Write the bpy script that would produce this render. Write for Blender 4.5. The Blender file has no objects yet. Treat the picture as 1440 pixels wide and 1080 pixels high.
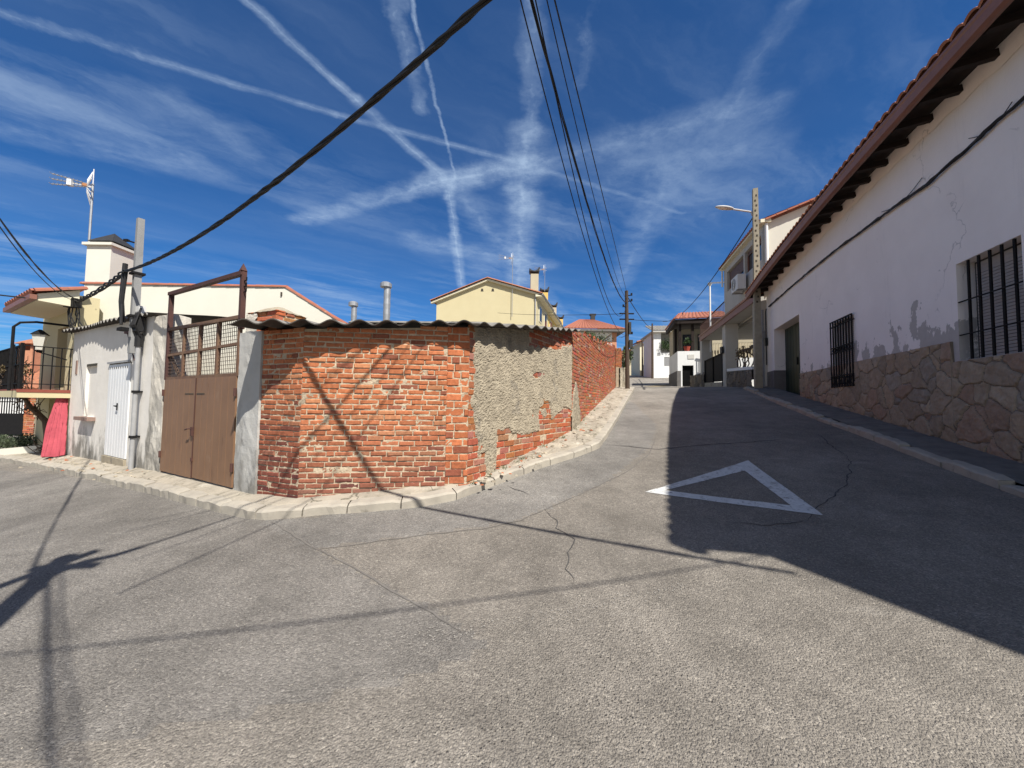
import bpy, math, random
from mathutils import Vector, Matrix, noise
random.seed(7)
S = bpy.context.scene
COL = S.collection
R = math.radians
V = Vector

# ------------------------------------------------------------------ camera
F = 545.0; PITCH = R(2.8); ROLL = R(0.75); EYE = V((0, 0, 1.6))
cp, sp = math.cos(PITCH), math.sin(PITCH)
FW = V((0, cp, sp)); UP0 = V((0, -sp, cp)); RT0 = V((1, 0, 0))
RT = RT0 * math.cos(ROLL) + UP0 * math.sin(ROLL)
UP = UP0 * math.cos(ROLL) - RT0 * math.sin(ROLL)
cam_d = bpy.data.cameras.new('camera'); cam = bpy.data.objects.new('camera', cam_d); COL.objects.link(cam)
cam_d.sensor_width = 36; cam_d.lens = F / 1440 * 36; cam_d.clip_start = .05; cam_d.clip_end = 3000
M = Matrix(((RT.x, UP.x, -FW.x, EYE.x), (RT.y, UP.y, -FW.y, EYE.y), (RT.z, UP.z, -FW.z, EYE.z), (0, 0, 0, 1)))
cam.matrix_world = M
S.camera = cam

D = V((math.sin(R(20)), math.cos(R(20)), 0)); E = V((D.y, -D.x, 0))     # along the street / to its right
def LT(l, t, z=0.0): return E * l + D * t + V((0, 0, z))
def lt(p): return p.x * E.x + p.y * E.y, p.x * D.x + p.y * D.y
def ray(u, v): return FW + RT * ((u - 720) / F) + UP * ((540 - v) / F)
def P(u, v, k):
    r = ray(u, v); return EYE + r * (k / r.y)
PROF = [(-60, -3.0), (-20, -1.9), (0, 0), (16, 2.08), (18.5, 2.36), (22, 2.55), (30, 2.88), (36, 3.4), (60, 5.95), (75, 6.6), (120, 6.9), (400, 8)]
def prof(t):
    if t <= PROF[0][0]: return PROF[0][1]
    for (a, za), (b, zb) in zip(PROF, PROF[1:]):
        if t <= b: return za + (zb - za) * (t - a) / (b - a)
    return PROF[-1][1]
def smin0(x, w=2.0):
    return x if x < -w else (0 if x > w else -(w - x) ** 2 / (4 * w))
def h(x, y):
    l, t = x * E.x + y * E.y, x * D.x + y * D.y
    z = (prof(t - .9) + prof(t) * 2 + prof(t + .9)) / 4
    return z + .05 * max(smin0(l + 4), -40)
def G(u, v, dz=0.0):
    r = ray(u, v); r = r / r.y
    k = .5
    while k < 200:
        p = EYE + r * k
        if p.z < h(p.x, p.y) + dz: break
        k += .02
    return EYE + r * k
def VW(u, v, p0, n):
    r = ray(u, v); s = (p0 - EYE).dot(n) / r.dot(n); return EYE + r * s

# ------------------------------------------------------------------ mesh helpers
ORG = {}
class MB:
    def __init__(s): s.v = []; s.f = []; s.m = []; s.c = []
    def add(s, vs, fs, m=0, c=(1, 1, 1)):
        b = len(s.v); s.v += [V(p) for p in vs]
        for f in fs: s.f.append([b + i for i in f]); s.m.append(m); s.c.append(c)
        return s
    def box(s, o, a, b, c, m=0, col=(1, 1, 1)):                # corner o + three edge vectors
        o, a, b, c = V(o), V(a), V(b), V(c)
        if a.cross(b).dot(c) < 0: a, b = b, a
        vs = [o, o + a, o + a + b, o + b, o + c, o + a + c, o + a + b + c, o + b + c]
        return s.add(vs, [(0, 3, 2, 1), (4, 5, 6, 7), (0, 1, 5, 4), (1, 2, 6, 5), (2, 3, 7, 6), (3, 0, 4, 7)], m, col)
    def cbox(s, o, a, b, c, m=0, col=(1, 1, 1)):
        o, a, b, c = V(o), V(a), V(b), V(c); return s.box(o - a / 2 - b / 2 - c / 2, a, b, c, m, col)
    def bar(s, p, q, w, d=None, side=None, m=0):                 # rectangular bar between two points
        p, q = V(p), V(q); ax = (q - p); d = d or w
        si = V(side) if side else (V((0, 0, 1)).cross(ax) if abs(ax.normalized().z) < .95 else V((1, 0, 0)))
        si = (si - ax * (si.dot(ax) / ax.dot(ax))).normalized(); up = ax.normalized().cross(si)
        return s.box(p - si * w / 2 - up * d / 2, ax, si * w, up * d, m)
    def tube(s, pts, r, n=8, m=0, cap=True, r2=None):
        pts = [V(p) for p in pts]; rings = []; prev = None; N = len(pts)
        for i, p in enumerate(pts):
            t = (pts[min(i + 1, N - 1)] - pts[max(i - 1, 0)]).normalized()
            if prev is None: x = t.orthogonal().normalized()
            else: x = (prev - t * prev.dot(t)).normalized()
            prev = x; y = t.cross(x)
            rr = r if r2 is None else r + (r2 - r) * i / max(1, N - 1)
            if callable(r): rr = r(i / max(1, N - 1))
            rings.append([p + (x * math.cos(2 * math.pi * j / n) + y * math.sin(2 * math.pi * j / n)) * rr for j in range(n)])
        vs = [q for rg in rings for q in rg]
        fs = [(i * n + j, i * n + (j + 1) % n, (i + 1) * n + (j + 1) % n, (i + 1) * n + j) for i in range(N - 1) for j in range(n)]
        if cap: fs += [tuple(range(n))[::-1], tuple((N - 1) * n + j for j in range(n))]
        return s.add(vs, fs, m)
    def prism(s, poly, ext, m=0):
        poly = [V(p) for p in poly]; ext = V(ext); n = len(poly)
        nn = V((0, 0, 0))
        for i in range(n): nn += poly[i].cross(poly[(i + 1) % n])
        if nn.dot(ext) > 0: poly = poly[::-1]
        return s.add(poly + [p + ext for p in poly],
                     [tuple(range(n)), tuple(range(2 * n - 1, n - 1, -1))] + [(i, n + i, n + (i + 1) % n, (i + 1) % n) for i in range(n)], m)
    def grid(s, fn, nu, nv, m=0, colf=None, keep=None):
        b = len(s.v)
        for i in range(nu + 1):
            for j in range(nv + 1): s.v.append(V(fn(i / nu, j / nv)))
        for i in range(nu):
            for j in range(nv):
                if keep and not keep((i + .5) / nu, (j + .5) / nv): continue
                s.f.append([b + i * (nv + 1) + j, b + (i + 1) * (nv + 1) + j, b + (i + 1) * (nv + 1) + j + 1, b + i * (nv + 1) + j + 1])
                s.m.append(m); s.c.append(colf((i + .5) / nu, (j + .5) / nv) if colf else (1, 1, 1))
        return s
    def lathe(s, o, prof_, n=16, m=0):
        o = V(o); vs = []; fs = []
        for (r, z) in prof_:
            for j in range(n): a = 2 * math.pi * j / n; vs.append(o + V((r * math.cos(a), r * math.sin(a), z)))
        for i in range(len(prof_) - 1):
            for j in range(n): fs.append((i * n + j, i * n + (j + 1) % n, (i + 1) * n + (j + 1) % n, (i + 1) * n + j))
        fs.append(tuple(range(n))[::-1]); fs.append(tuple((len(prof_) - 1) * n + j for j in range(n)))
        return s.add(vs, fs, m)
    def build(s, name, mats, parent=None, smooth=False, label=None):
        if not isinstance(mats, (list, tuple)): mats = [mats]
        o0 = ORG.get(parent.name, V((0, 0, 0))) if parent else V((0, 0, 0))
        if parent is None and s.v:
            lo = V((min(p.x for p in s.v), min(p.y for p in s.v), min(p.z for p in s.v)))
            hi = V((max(p.x for p in s.v), max(p.y for p in s.v), 0)); o0 = V(((lo.x + hi.x) / 2, (lo.y + hi.y) / 2, lo.z))
        me = bpy.data.meshes.new(name); me.from_pydata([p - o0 for p in s.v], [], s.f)
        for mt in mats: me.materials.append(mt)
        me.polygons.foreach_set('material_index', s.m)
        if any(c != (1, 1, 1) for c in s.c):
            at = me.color_attributes.new('Col', 'FLOAT_COLOR', 'CORNER'); buf = []
            for p, c in zip(me.polygons, s.c): buf += [c[0], c[1], c[2], 1.0] * p.loop_total
            at.data.foreach_set('color', buf)
        if smooth: me.polygons.foreach_set('use_smooth', [True] * len(me.polygons))
        me.validate(); me.update()
        ob = bpy.data.objects.new(name, me); COL.objects.link(ob)
        if parent: ob.parent = parent
        else: ob.location = o0
        ORG[ob.name] = o0
        if label: ob['label'] = label
        return ob
def thing(name, label, cat, loc, group=None):
    o = bpy.data.objects.new(name, None); COL.objects.link(o); o.location = V(loc); ORG[o.name] = V(loc); o.empty_display_size = .2
    o['label'] = label; o['category'] = cat
    if group: o['group'] = group
    return o
def tag(o, label, cat, group=None, kind=None):
    o['label'] = label; o['category'] = cat
    if group: o['group'] = group
    if kind: o['kind'] = kind
    return o
def struct(o): o['kind'] = 'structure'; return o

# ------------------------------------------------------------------ materials
class NT:
    def __init__(s, name):
        s.mat = bpy.data.materials.new(name); s.mat.use_nodes = True; s.t = s.mat.node_tree; s.t.nodes.clear()
        s.out = s.n('ShaderNodeOutputMaterial'); s.b = s.n('ShaderNodeBsdfPrincipled'); s.l(s.b.outputs[0], s.out.inputs[0])
        s.co = s.n('ShaderNodeTexCoord').outputs['Object']
    def n(s, ty, **kw):
        x = s.t.nodes.new(ty)
        for k, v in kw.items(): setattr(x, k, v)
        return x
    def l(s, a, b): s.t.links.new(a, b)
    def noise(s, scale, detail=4, rough=.55, co=None, stretch=None):
        x = s.n('ShaderNodeTexNoise'); x.inputs['Scale'].default_value = scale; x.inputs['Detail'].default_value = detail; x.inputs['Roughness'].default_value = rough
        c = co or s.co
        if stretch:
            mp = s.n('ShaderNodeMapping'); mp.inputs['Scale'].default_value = stretch; s.l(c, mp.inputs[0]); c = mp.outputs[0]
        s.l(c, x.inputs['Vector']); return x.outputs[0]
    def vor(s, scale, feature='F1', out='Distance', co=None, stretch=None):
        x = s.n('ShaderNodeTexVoronoi'); x.feature = feature; x.inputs['Scale'].default_value = scale
        c = co or s.co
        if stretch:
            mp = s.n('ShaderNodeMapping'); mp.inputs['Scale'].default_value = stretch; s.l(c, mp.inputs[0]); c = mp.outputs[0]
        s.l(c, x.inputs['Vector']); return x.outputs[out]
    def ramp(s, fac, stops, interp='LINEAR'):
        x = s.n('ShaderNodeValToRGB'); x.color_ramp.interpolation = interp; e = x.color_ramp.elements
        while len(e) < len(stops): e.new(.5)
        for k, (p, c) in enumerate(stops):
            e[k].position = p; e[k].color = (c, c, c, 1) if isinstance(c, (int, float)) else (*c, 1)
        s.l(fac, x.inputs[0]); return x.outputs[0]
    def mix(s, fac, a, b, blend='MIX'):
        x = s.n('ShaderNodeMix'); x.data_type = 'RGBA'; x.blend_type = blend
        for i, val in ((0, fac), (6, a), (7, b)):
            if hasattr(val, 'is_linked') or hasattr(val, 'links'): s.l(val, x.inputs[i])
            elif isinstance(val, (int, float)): x.inputs[i].default_value = val if i == 0 else (val, val, val, 1)
            else: x.inputs[i].default_value = (*val, 1)
        return x.outputs[2]
    def math(s, op, a, b=None, c=None, clamp=False):
        x = s.n('ShaderNodeMath'); x.operation = op; x.use_clamp = clamp
        for i, val in enumerate((a, b, c)):
            if val is None: continue
            if isinstance(val, (int, float)): x.inputs[i].default_value = val
            else: s.l(val, x.inputs[i])
        return x.outputs[0]
    def bump(s, hgt, strength=.3, dist=.01, prev=None):
        x = s.n('ShaderNodeBump'); x.inputs['Strength'].default_value = strength; x.inputs['Distance'].default_value = dist
        s.l(hgt, x.inputs['Height'])
        if prev is not None: s.l(prev, x.inputs['Normal'])
        return x.outputs[0]
    def done(s, col, rough=.85, normal=None, metal=0, spec=.3):
        if isinstance(col, tuple): s.b.inputs['Base Color'].default_value = (*col, 1)
        else: s.l(col, s.b.inputs['Base Color'])
        if isinstance(rough, (int, float)): s.b.inputs['Roughness'].default_value = rough
        else: s.l(rough, s.b.inputs['Roughness'])
        s.b.inputs['Metallic'].default_value = metal; s.b.inputs['Specular IOR Level'].default_value = spec
        if normal is not None: s.l(normal, s.b.inputs['Normal'])
        return s.mat
def simple(name, c1, c2, scale=6, rough=.8, bump=.25, bscale=60, bdist=.006, metal=0, spec=.3, stain=None, stretch=None, attr=False):
    t = NT(name)
    f = t.ramp(t.noise(scale, 6, .6, stretch=stretch), [(.3, 0.0), (.7, 1.0)])
    c = t.mix(f, c1, c2)
    if attr:
        a = t.n('ShaderNodeAttribute'); a.attribute_name = 'Col'; c = t.mix(1.0, c, a.outputs['Color'], 'MULTIPLY')
    for st in (stain or []):
        sc, ss, lo, hi = st[:4]; stc = st[4] if len(st) > 4 else None
        c = t.mix(t.ramp(t.noise(ss, 7, .65, stretch=stc), [(lo, 0.0), (hi, 1.0)]), c, sc)
    nb = t.bump(t.noise(bscale, 5, .6), bump, bdist) if bump else None
    return t.done(c, rough, nb, metal, spec)

def m_asphalt():
    t = NT('asphalt')
    v1 = t.vor(95, 'F1', 'Color'); sep = t.n('ShaderNodeSeparateColor'); t.l(v1, sep.inputs[0])
    v2 = t.vor(210, 'F1', 'Color'); sep2 = t.n('ShaderNodeSeparateColor'); t.l(v2, sep2.inputs[0])
    st = t.ramp(sep.outputs[0], [(0, (.125, .117, .107)), (.3, (.20, .187, .17)), (.7, (.265, .248, .224)), (.93, (.345, .322, .287)), (1, (.50, .47, .42))])
    st2 = t.ramp(sep2.outputs[1], [(0, (.145, .136, .125)), (.6, (.232, .217, .197)), (1, (.37, .345, .308))])
    c = t.mix(.5, st, st2)
    lane = t.ramp(t.noise(.55, 4, .55, stretch=(1.9, .35, 1)), [(.34, .90), (.66, 1.08)]); c = t.mix(1.0, c, lane, 'MULTIPLY')
    vp = t.vor(46); pit = t.ramp(vp, [(.10, 1.0), (.26, 0.0)])                       # lost stones: dark pits, in worn areas
    worn = t.ramp(t.noise(.8, 4, .6), [(.50, .0), (.68, 1.0)])
    c = t.mix(t.math('MULTIPLY', t.math('MULTIPLY', pit, worn), .62), c, (.06, .055, .05))
    big = t.ramp(t.noise(.45, 5, .6), [(.3, .71), (.72, 1.16)])
    c = t.mix(1.0, c, big, 'MULTIPLY')
    mid = t.ramp(t.noise(3.2, 6, .65), [(.3, .80), (.7, 1.14)])
    c = t.mix(1.0, c, mid, 'MULTIPLY')
    a = t.n('ShaderNodeAttribute'); a.attribute_name = 'Col'; c = t.mix(1.0, c, a.outputs['Color'], 'MULTIPLY')
    # dark oil spots and pale scuffs
    sp_ = t.ramp(t.noise(1.7, 3, .5), [(.70, 0.0), (.78, .35)]); c = t.mix(sp_, c, (.08, .075, .07))
    du = t.ramp(t.noise(2.3, 7, .7, stretch=(.35, 1.2, 1)), [(.60, 0.0), (.74, .45)]); c = t.mix(du, c, (.40, .37, .325))
    hb = t.math('ADD', t.math('ADD', t.vor(95), t.math('MULTIPLY', t.math('MULTIPLY', pit, worn), .9)), t.math('MULTIPLY', t.vor(210), .5))
    inv = t.math('SUBTRACT', 1.0, hb)
    nb = t.bump(inv, .9, .009); nb = t.bump(t.noise(11, 4), .25, .01, nb)
    return t.done(c, .88, nb, 0, .25)
def m_brick():
    t = NT('brick_clay')
    a = t.n('ShaderNodeAttribute'); a.attribute_name = 'Col'
    c = t.mix(1.0, a.outputs['Color'], t.ramp(t.noise(26, 6, .7), [(.25, .62), (.75, 1.28)]), 'MULTIPLY')
    c = t.mix(t.ramp(t.noise(11, 7, .75), [(.67, 0.0), (.77, .4)]), c, (.44, .31, .21))       # mortar smears
    c = t.mix(t.ramp(t.noise(5, 6, .7), [(.66, 0.0), (.8, .6)]), c, (.07, .045, .04))         # soot
    nb = t.bump(t.noise(70, 6, .7), .7, .006)
    return t.done(c, .9, nb, 0, .2)
def m_painted_wall(name, base, base2, dirt=None, peel=None, zc=None, bump=.3):
    t = NT(name)
    c = t.mix(t.ramp(t.noise(1.3, 6, .6), [(.3, 0.0), (.7, 1.0)]), base, base2)
    c = t.mix(t.ramp(t.noise(3.0, 8, .7, stretch=(1.6, 1.6, .18)), [(.58, 0.0), (.75, .25)]), c, tuple(x * .62 for x in base2))
    g = t.n('ShaderNodeNewGeometry'); sx = t.n('ShaderNodeSeparateXYZ'); t.l(g.outputs['Position'], sx.inputs[0])
    nrm = None
    hb = t.noise(55, 5, .65)
    if peel:                                                   # flaking whitewash in a band of heights
        zlo, zhi, pc = peel
        band = t.math('MULTIPLY', t.math('SUBTRACT', sx.outputs[2], zlo), 1 / (zhi - zlo))
        mval = t.math('SUBTRACT', t.noise(1.9, 9, .62, stretch=(1, 1, .75)), t.math('MULTIPLY', band, .22))
        msk = t.ramp(mval, [(.478, 0.0), (.488, 1.0)])
        msk2 = t.ramp(t.noise(1.1, 10, .75), [(.735, 0.0), (.745, 1.0)])
        msk = t.math('MAXIMUM', msk, msk2)
        c = t.mix(msk, c, t.mix(t.noise(12), pc, tuple(x * .8 for x in pc)))
        nrm = t.bump(msk, -.5, .004)
        crk = t.vor(.55, 'DISTANCE_TO_EDGE', co=None)
        wob = t.n('ShaderNodeVectorMath'); wob.operation = 'ADD'; nz = t.n('ShaderNodeTexNoise'); nz.inputs['Scale'].default_value = 2.2; nz.inputs['Detail'].default_value = 6; t.l(t.co, nz.inputs['Vector'])
        sc = t.n('ShaderNodeVectorMath'); sc.operation = 'SCALE'; sc.inputs[3].default_value = .9; t.l(nz.outputs[1], sc.inputs[0]); t.l(t.co, wob.inputs[0]); t.l(sc.outputs[0], wob.inputs[1])
        crk = t.vor(.6, 'DISTANCE_TO_EDGE', co=wob.outputs[0])
        cm = t.math('MULTIPLY', t.ramp(crk, [(.003, 1.0), (.006, 0.0)]), t.ramp(t.noise(.9, 3), [(.55, 0.0), (.60, 1.0)]))
        c = t.mix(t.math('MULTIPLY', cm, .5), c, (.25, .24, .24))
    if dirt:                                                   # mould above the ground
        zlo, zhi, dc = dirt
        band = t.math('MULTIPLY', t.math('SUBTRACT', sx.outputs[2], zlo), 1 / (zhi - zlo))
        mval = t.math('SUBTRACT', t.noise(3.4, 9, .7, stretch=(1, 1, .45)), t.math('MULTIPLY', band, .3))
        c = t.mix(t.ramp(mval, [(.27, 0.0), (.46, .88)]), c, dc)
    nrm = t.bump(hb, bump, .006, nrm); nrm = t.bump(t.noise(4, 4), .25, .03, nrm)
    return t.done(c, .9, nrm, 0, .15)

MAT = {}
MAT['asphalt'] = m_asphalt(); MAT['brick'] = m_brick()
MAT['mortar'] = simple('mortar', (.56, .46, .33), (.40, .32, .225), 9, .95, .9, 55, .012)
MAT['cement'] = simple('rough_cement', (.40, .345, .255), (.27, .23, .17), 6, .95, .9, 70, .014, stain=[((.13, .12, .11), 2.2, .60, .74)])
MAT['pavement'] = simple('pavement_concrete', (.42, .375, .30), (.29, .26, .21), 3, .92, .9, 30, .016, stain=[((.14, .125, .095), 3.6, .56, .68), ((.52, .48, .4), 2.4, .60, .70), ((.11, .12, .07), 7, .66, .74)])
def m_pave():
    t = NT('broken_pavement')
    c = t.mix(t.ramp(t.noise(3, 6, .6), [(.3, 0.0), (.7, 1.0)]), (.44, .39, .31), (.30, .265, .215))
    for sc, ss, lo, hi, st in (((.15, .135, .10), 3.6, .56, .70, None), ((.54, .5, .42), 2.4, .60, .72, None), ((.13, .135, .08), 6, .64, .74, None)): c = t.mix(t.ramp(t.noise(ss, 7, .65), [(lo, 0.0), (hi, .85)]), c, sc)
    wob = t.n('ShaderNodeVectorMath'); wob.operation = 'ADD'; nz = t.n('ShaderNodeTexNoise'); nz.inputs['Scale'].default_value = 3.5; nz.inputs['Detail'].default_value = 6; t.l(t.co, nz.inputs['Vector'])
    sc_ = t.n('ShaderNodeVectorMath'); sc_.operation = 'SCALE'; sc_.inputs[3].default_value = .45; t.l(nz.outputs[1], sc_.inputs[0]); t.l(t.co, wob.inputs[0]); t.l(sc_.outputs[0], wob.inputs[1])
    crk = t.ramp(t.vor(2.1, 'DISTANCE_TO_EDGE', co=wob.outputs[0]), [(.008, 1.0), (.035, 0.0)]); crk = t.math('MULTIPLY', crk, t.ramp(t.noise(1.6, 4), [(.42, .1), (.56, 1.0)]))
    c = t.mix(t.math('MULTIPLY', crk, .8), c, (.10, .09, .065))
    nb = t.bump(crk, -.8, .02); nb = t.bump(t.noise(30, 6, .7), .9, .014, nb)
    return t.done(c, .93, nb, 0, .15)
MAT['broken'] = m_pave()
MAT['kerb'] = simple('kerb_concrete', (.43, .39, .32), (.31, .28, .235), 4, .9, .6, 80, .006, stain=[((.16, .145, .12), 6, .62, .76)])
MAT['crack'] = simple('crack_tar', (.05, .047, .045), (.10, .095, .09), 9, .9, .4, 40)
MAT['seam'] = simple('seam_tar', (.12, .11, .098), (.19, .175, .157), 6, .9, .4, 40)
MAT['marking'] = simple('road_paint', (.62, .62, .60), (.5, .5, .48), 14, .75, .5, 90, .005, stain=[((.2, .19, .18), 26, .56, .66), ((.3, .29, .27), 5, .58, .7)])
MAT['white_wall'] = m_painted_wall('whitewash_old', (.86, .80, .755), (.80, .74, .695), peel=(2.62, 3.55, (.50, .465, .43)))
MAT['shed_wall'] = m_painted_wall('shed_plaster', (.77, .735, .675), (.66, .625, .565), dirt=(.15, 1.25, (.16, .15, .13)))
MAT['cement_post'] = m_painted_wall('cement_post', (.52, .51, .48), (.38, .37, .34), dirt=(.1, 1.6, (.2, .19, .17)), bump=.6)
MAT['old_post'] = m_painted_wall('old_plaster_post', (.66, .62, .54), (.5, .46, .39), dirt=(.0, 2.2, (.2, .19, .17)), bump=.8)
MAT['cream'] = simple('cream_render', (.70, .675, .58), (.66, .632, .54), 1.2, .9, .25, 70, .004)
MAT['chim'] = simple('chimney_render', (.68, .665, .585), (.63, .61, .53), 1.5, .9, .25, 60, .004)
MAT['yellow'] = simple('yellow_render', (.58, .51, .315), (.545, .475, .29), 1.0, .9, .25, 60, .004)
MAT['ochre'] = simple('ochre_render', (.70, .50, .16), (.62, .43, .13), 1.0, .9, .25, 60, .004)
MAT['palecream'] = simple('pale_render', (.74, .69, .52), (.69, .64, .47), 1.2, .9, .25, 60, .004)
MAT['white'] = simple('white_render', (.80, .80, .78), (.74, .74, .72), 1.4, .9, .2, 60, .004)
MAT['grey_render'] = simple('grey_render', (.48, .46, .42), (.42, .40, .36), 1.4, .9, .25, 60, .004)
MAT['beige'] = simple('beige_render', (.52, .46, .33), (.45, .39, .28), 1.4, .9, .25, 60, .004)
MAT['salmon'] = simple('salmon_brick', (.55, .27, .16), (.45, .21, .13), 8, .9, .4, 40, .006)
MAT['tile'] = simple('roof_tile', (.42, .17, .09), (.28, .12, .07), 7, .85, .4, 40, .006, stain=[((.35, .30, .2), 5, .6, .72), ((.10, .08, .07), 3, .62, .75)])
MAT['tile_red'] = simple('roof_tile_red', (.36, .135, .085), (.27, .10, .065), 5, .9, .3, 40, .006, stain=[((.12, .09, .075), 3, .58, .75), ((.42, .25, .17), 8, .62, .72)])
MAT['gutter'] = simple('brown_gutter', (.26, .115, .078), (.20, .09, .062), 5, .5, .15, 40, .003, spec=.4)
MAT['darkwood'] = simple('dark_eave_wood', (.026, .016, .012), (.015, .010, .008), 7, .8, .4, 40, .005, stretch=(1, 1, 6))
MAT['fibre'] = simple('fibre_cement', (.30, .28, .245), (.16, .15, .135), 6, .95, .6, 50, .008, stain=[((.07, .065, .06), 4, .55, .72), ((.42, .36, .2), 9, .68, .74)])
MAT['fibre_stain_shade'] = simple('fibre_cement_stain_shade', (.085, .075, .065), (.045, .04, .036), 6, .95, .5, 50, .006)  # black-stained sheet edge; the underside's shade is painted in with this dark colour
MAT['rust'] = simple('rusty_steel', (.095, .04, .03), (.06, .028, .024), 9, .75, .5, 60, .004, spec=.4)
MAT['gatebrown'] = simple('gate_paint', (.245, .138, .077), (.205, .115, .064), 2.5, .55, .15, 30, .003, spec=.35, stain=[((.11, .055, .035), 5, .60, .72, (2, 2, .3)), ((.30, .19, .12), 3, .62, .74, (1, 1, .4)), ((.08, .04, .03), 16, .68, .74)])
MAT['gateframe'] = simple('gate_frame_paint', (.20, .125, .075), (.14, .075, .05), 8, .7, .3, 40, .003)
MAT['wiremesh'] = simple('wire_mesh', (.11, .075, .06), (.07, .05, .04), 12, .7, .2, 40, .002)
MAT['iron'] = simple('black_iron', (.011, .011, .012), (.018, .017, .017), 12, .75, .2, 60, .002, spec=.12)
MAT['garage'] = simple('garage_black', (.006, .006, .006), (.01, .01, .01), 3, .95, 0, spec=.05)
MAT['green'] = simple('dark_green_door', (.014, .03, .02), (.009, .02, .014), 4, .5, .2, 30, .003)
MAT['blind'] = simple('roller_blind', (.42, .385, .35), (.36, .33, .30), 6, .7, .1, 40, .002)
MAT['blindgap'] = simple('blind_gap', (.05, .045, .042), (.04, .036, .034), 6, .8, 0)
MAT['plinth'] = simple('grey_plinth', (.17, .16, .15), (.12, .115, .11), 3, .9, .4, 40, .006)
MAT['whitemetal'] = simple('white_door_paint', (.80, .80, .79), (.73, .73, .72), 2, .45, .1, 30, .002, spec=.4)
MAT['steel'] = simple('galvanised_steel', (.42, .43, .44), (.33, .34, .35), 9, .45, .15, 60, .002, metal=.5, spec=.5)
MAT['greypipe'] = simple('grey_pipe', (.36, .36, .36), (.28, .28, .28), 7, .6, .15, 50, .002)
MAT['blackrubber'] = simple('black_cable', (.014, .014, .015), (.022, .021, .021), 14, .6, .2, 60, .002)
MAT['box'] = simple('black_box', (.03, .03, .03), (.045, .045, .045), 9, .6, .1, 30, .002)
MAT['concpole'] = simple('pole_concrete', (.34, .31, .235), (.25, .225, .17), 6, .9, .5, 60, .006, stain=[((.2, .15, .08), 4, .6, .72, (2, 2, .4))])
MAT['greypole'] = simple('grey_pole_concrete', (.30, .30, .295), (.23, .23, .225), 5, .9, .4, 60, .005)
MAT['woodpole'] = simple('creosoted_pole', (.10, .07, .05), (.055, .04, .03), 8, .9, .6, 40, .008, stretch=(3, 3, .3))
MAT['hole'] = simple('hole_dark', (.07, .06, .045), (.05, .045, .035), 6, .9, 0)
MAT['lamp'] = simple('lamp_grey', (.5, .5, .5), (.42, .42, .42), 5, .5, 0)
MAT['lampglass'] = simple('lamp_glass', (.7, .68, .6), (.66, .64, .56), 5, .25, 0, spec=.5)
MAT['acwhite'] = simple('aircon_plastic', (.66, .65, .62), (.6, .59, .56), 4, .5, 0)
MAT['glass'] = simple('dark_glass', (.02, .025, .03), (.03, .035, .04), 2, .12, 0, spec=.6)
MAT['shutter'] = simple('brown_shutter', (.15, .095, .075), (.12, .075, .06), 5, .6, .2, 30, .003)
MAT['curtain'] = simple('pink_curtain', (.47, .085, .11), (.33, .055, .075), 4, .85, .3, 30, .01)
MAT['balcred'] = simple('balcony_tile_red', (.26, .07, .045), (.2, .055, .04), 5, .7, .2, 40)
MAT['stone'] = simple('stone_cladding', (1, .98, .95), (.72, .69, .65), 9, .85, .7, 45, .008, attr=True)
MAT['rubble'] = simple('rubble_stone', (.9, .87, .8), (.6, .57, .52), 7, .9, .8, 30, .012, attr=True)
MAT['pot'] = simple('red_pot', (.42, .08, .05), (.36, .07, .045), 5, .7, 0)
MAT['sign'] = simple('sign_plate', (.62, .60, .55), (.56, .54, .5), 20, .5, 0)
MAT['plaque'] = simple('plaque_clay', (.30, .20, .16), (.24, .16, .13), 20, .7, .2)
MAT['bark'] = simple('bark', (.16, .115, .085), (.09, .065, .05), 9, .95, .9, 30, .015, stretch=(2, 2, .5))
def m_leaf(name, c1, c2):
    t = NT(name); oi = t.n('ShaderNodeAttribute'); oi.attribute_name = 'Col'
    c = t.mix(t.ramp(t.noise(5, 3), [(.3, 0.0), (.7, 1.0)]), c1, c2); c = t.mix(1.0, c, oi.outputs['Color'], 'MULTIPLY')
    t.b.inputs['Subsurface Weight'].default_value = 0
    return t.done(c, .6, None, 0, .3)
MAT['leaf_grey'] = m_leaf('lavender_leaf', (.10, .13, .075), (.075, .095, .06))
MAT['leaf_olive'] = m_leaf('olive_leaf', (.10, .13, .05), (.06, .085, .035))
MAT['leaf_dark'] = m_leaf('hedge_leaf', (.05, .085, .03), (.035, .06, .02))
MAT['leaf_dry'] = m_leaf('dry_leaf', (.20, .15, .08), (.12, .09, .05))

# ------------------------------------------------------------------ ground, road, pavements
def frange(a, b, n): return [a + (b - a) * i / n for i in range(n + 1)]
xs = frange(-90, -14, 19)[:-1] + frange(-14, -5, 45)[:-1] + frange(-5, 7, 150)[:-1] + frange(7, 20, 52)[:-1] + frange(20, 100, 20)
ys = frange(-30, -2, 14)[:-1] + frange(-2, .8, 14)[:-1] + frange(.8, 8, 100)[:-1] + frange(8, 22, 70)[:-1] + frange(22, 60, 76)[:-1] + frange(60, 200, 28)
patch = [tuple(G(u, v)[:2]) for u, v in ((440, 772), (600, 752), (730, 733), (770, 716), (850, 680), (915, 628), (925, 600), (884, 560), (835, 632), (690, 683), (590, 712), (440, 728), (360, 735))]
leftp = [tuple(G(u, v)[:2]) for u, v in ((395, 735), (470, 790), (600, 855), (690, 910), (560, 960), (0, 1075))] + [(-30, 1), (-40, 20), (-8, 7.0)]
def inside(p, poly):
    c = False; j = len(poly) - 1
    for i in range(len(poly)):
        (xi, yi), (xj, yj) = poly[i], poly[j]
        if (yi > p[1]) != (yj > p[1]) and p[0] < (xj - xi) * (p[1] - yi) / (yj - yi) + xi: c = not c
        j = i
    return c
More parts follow.
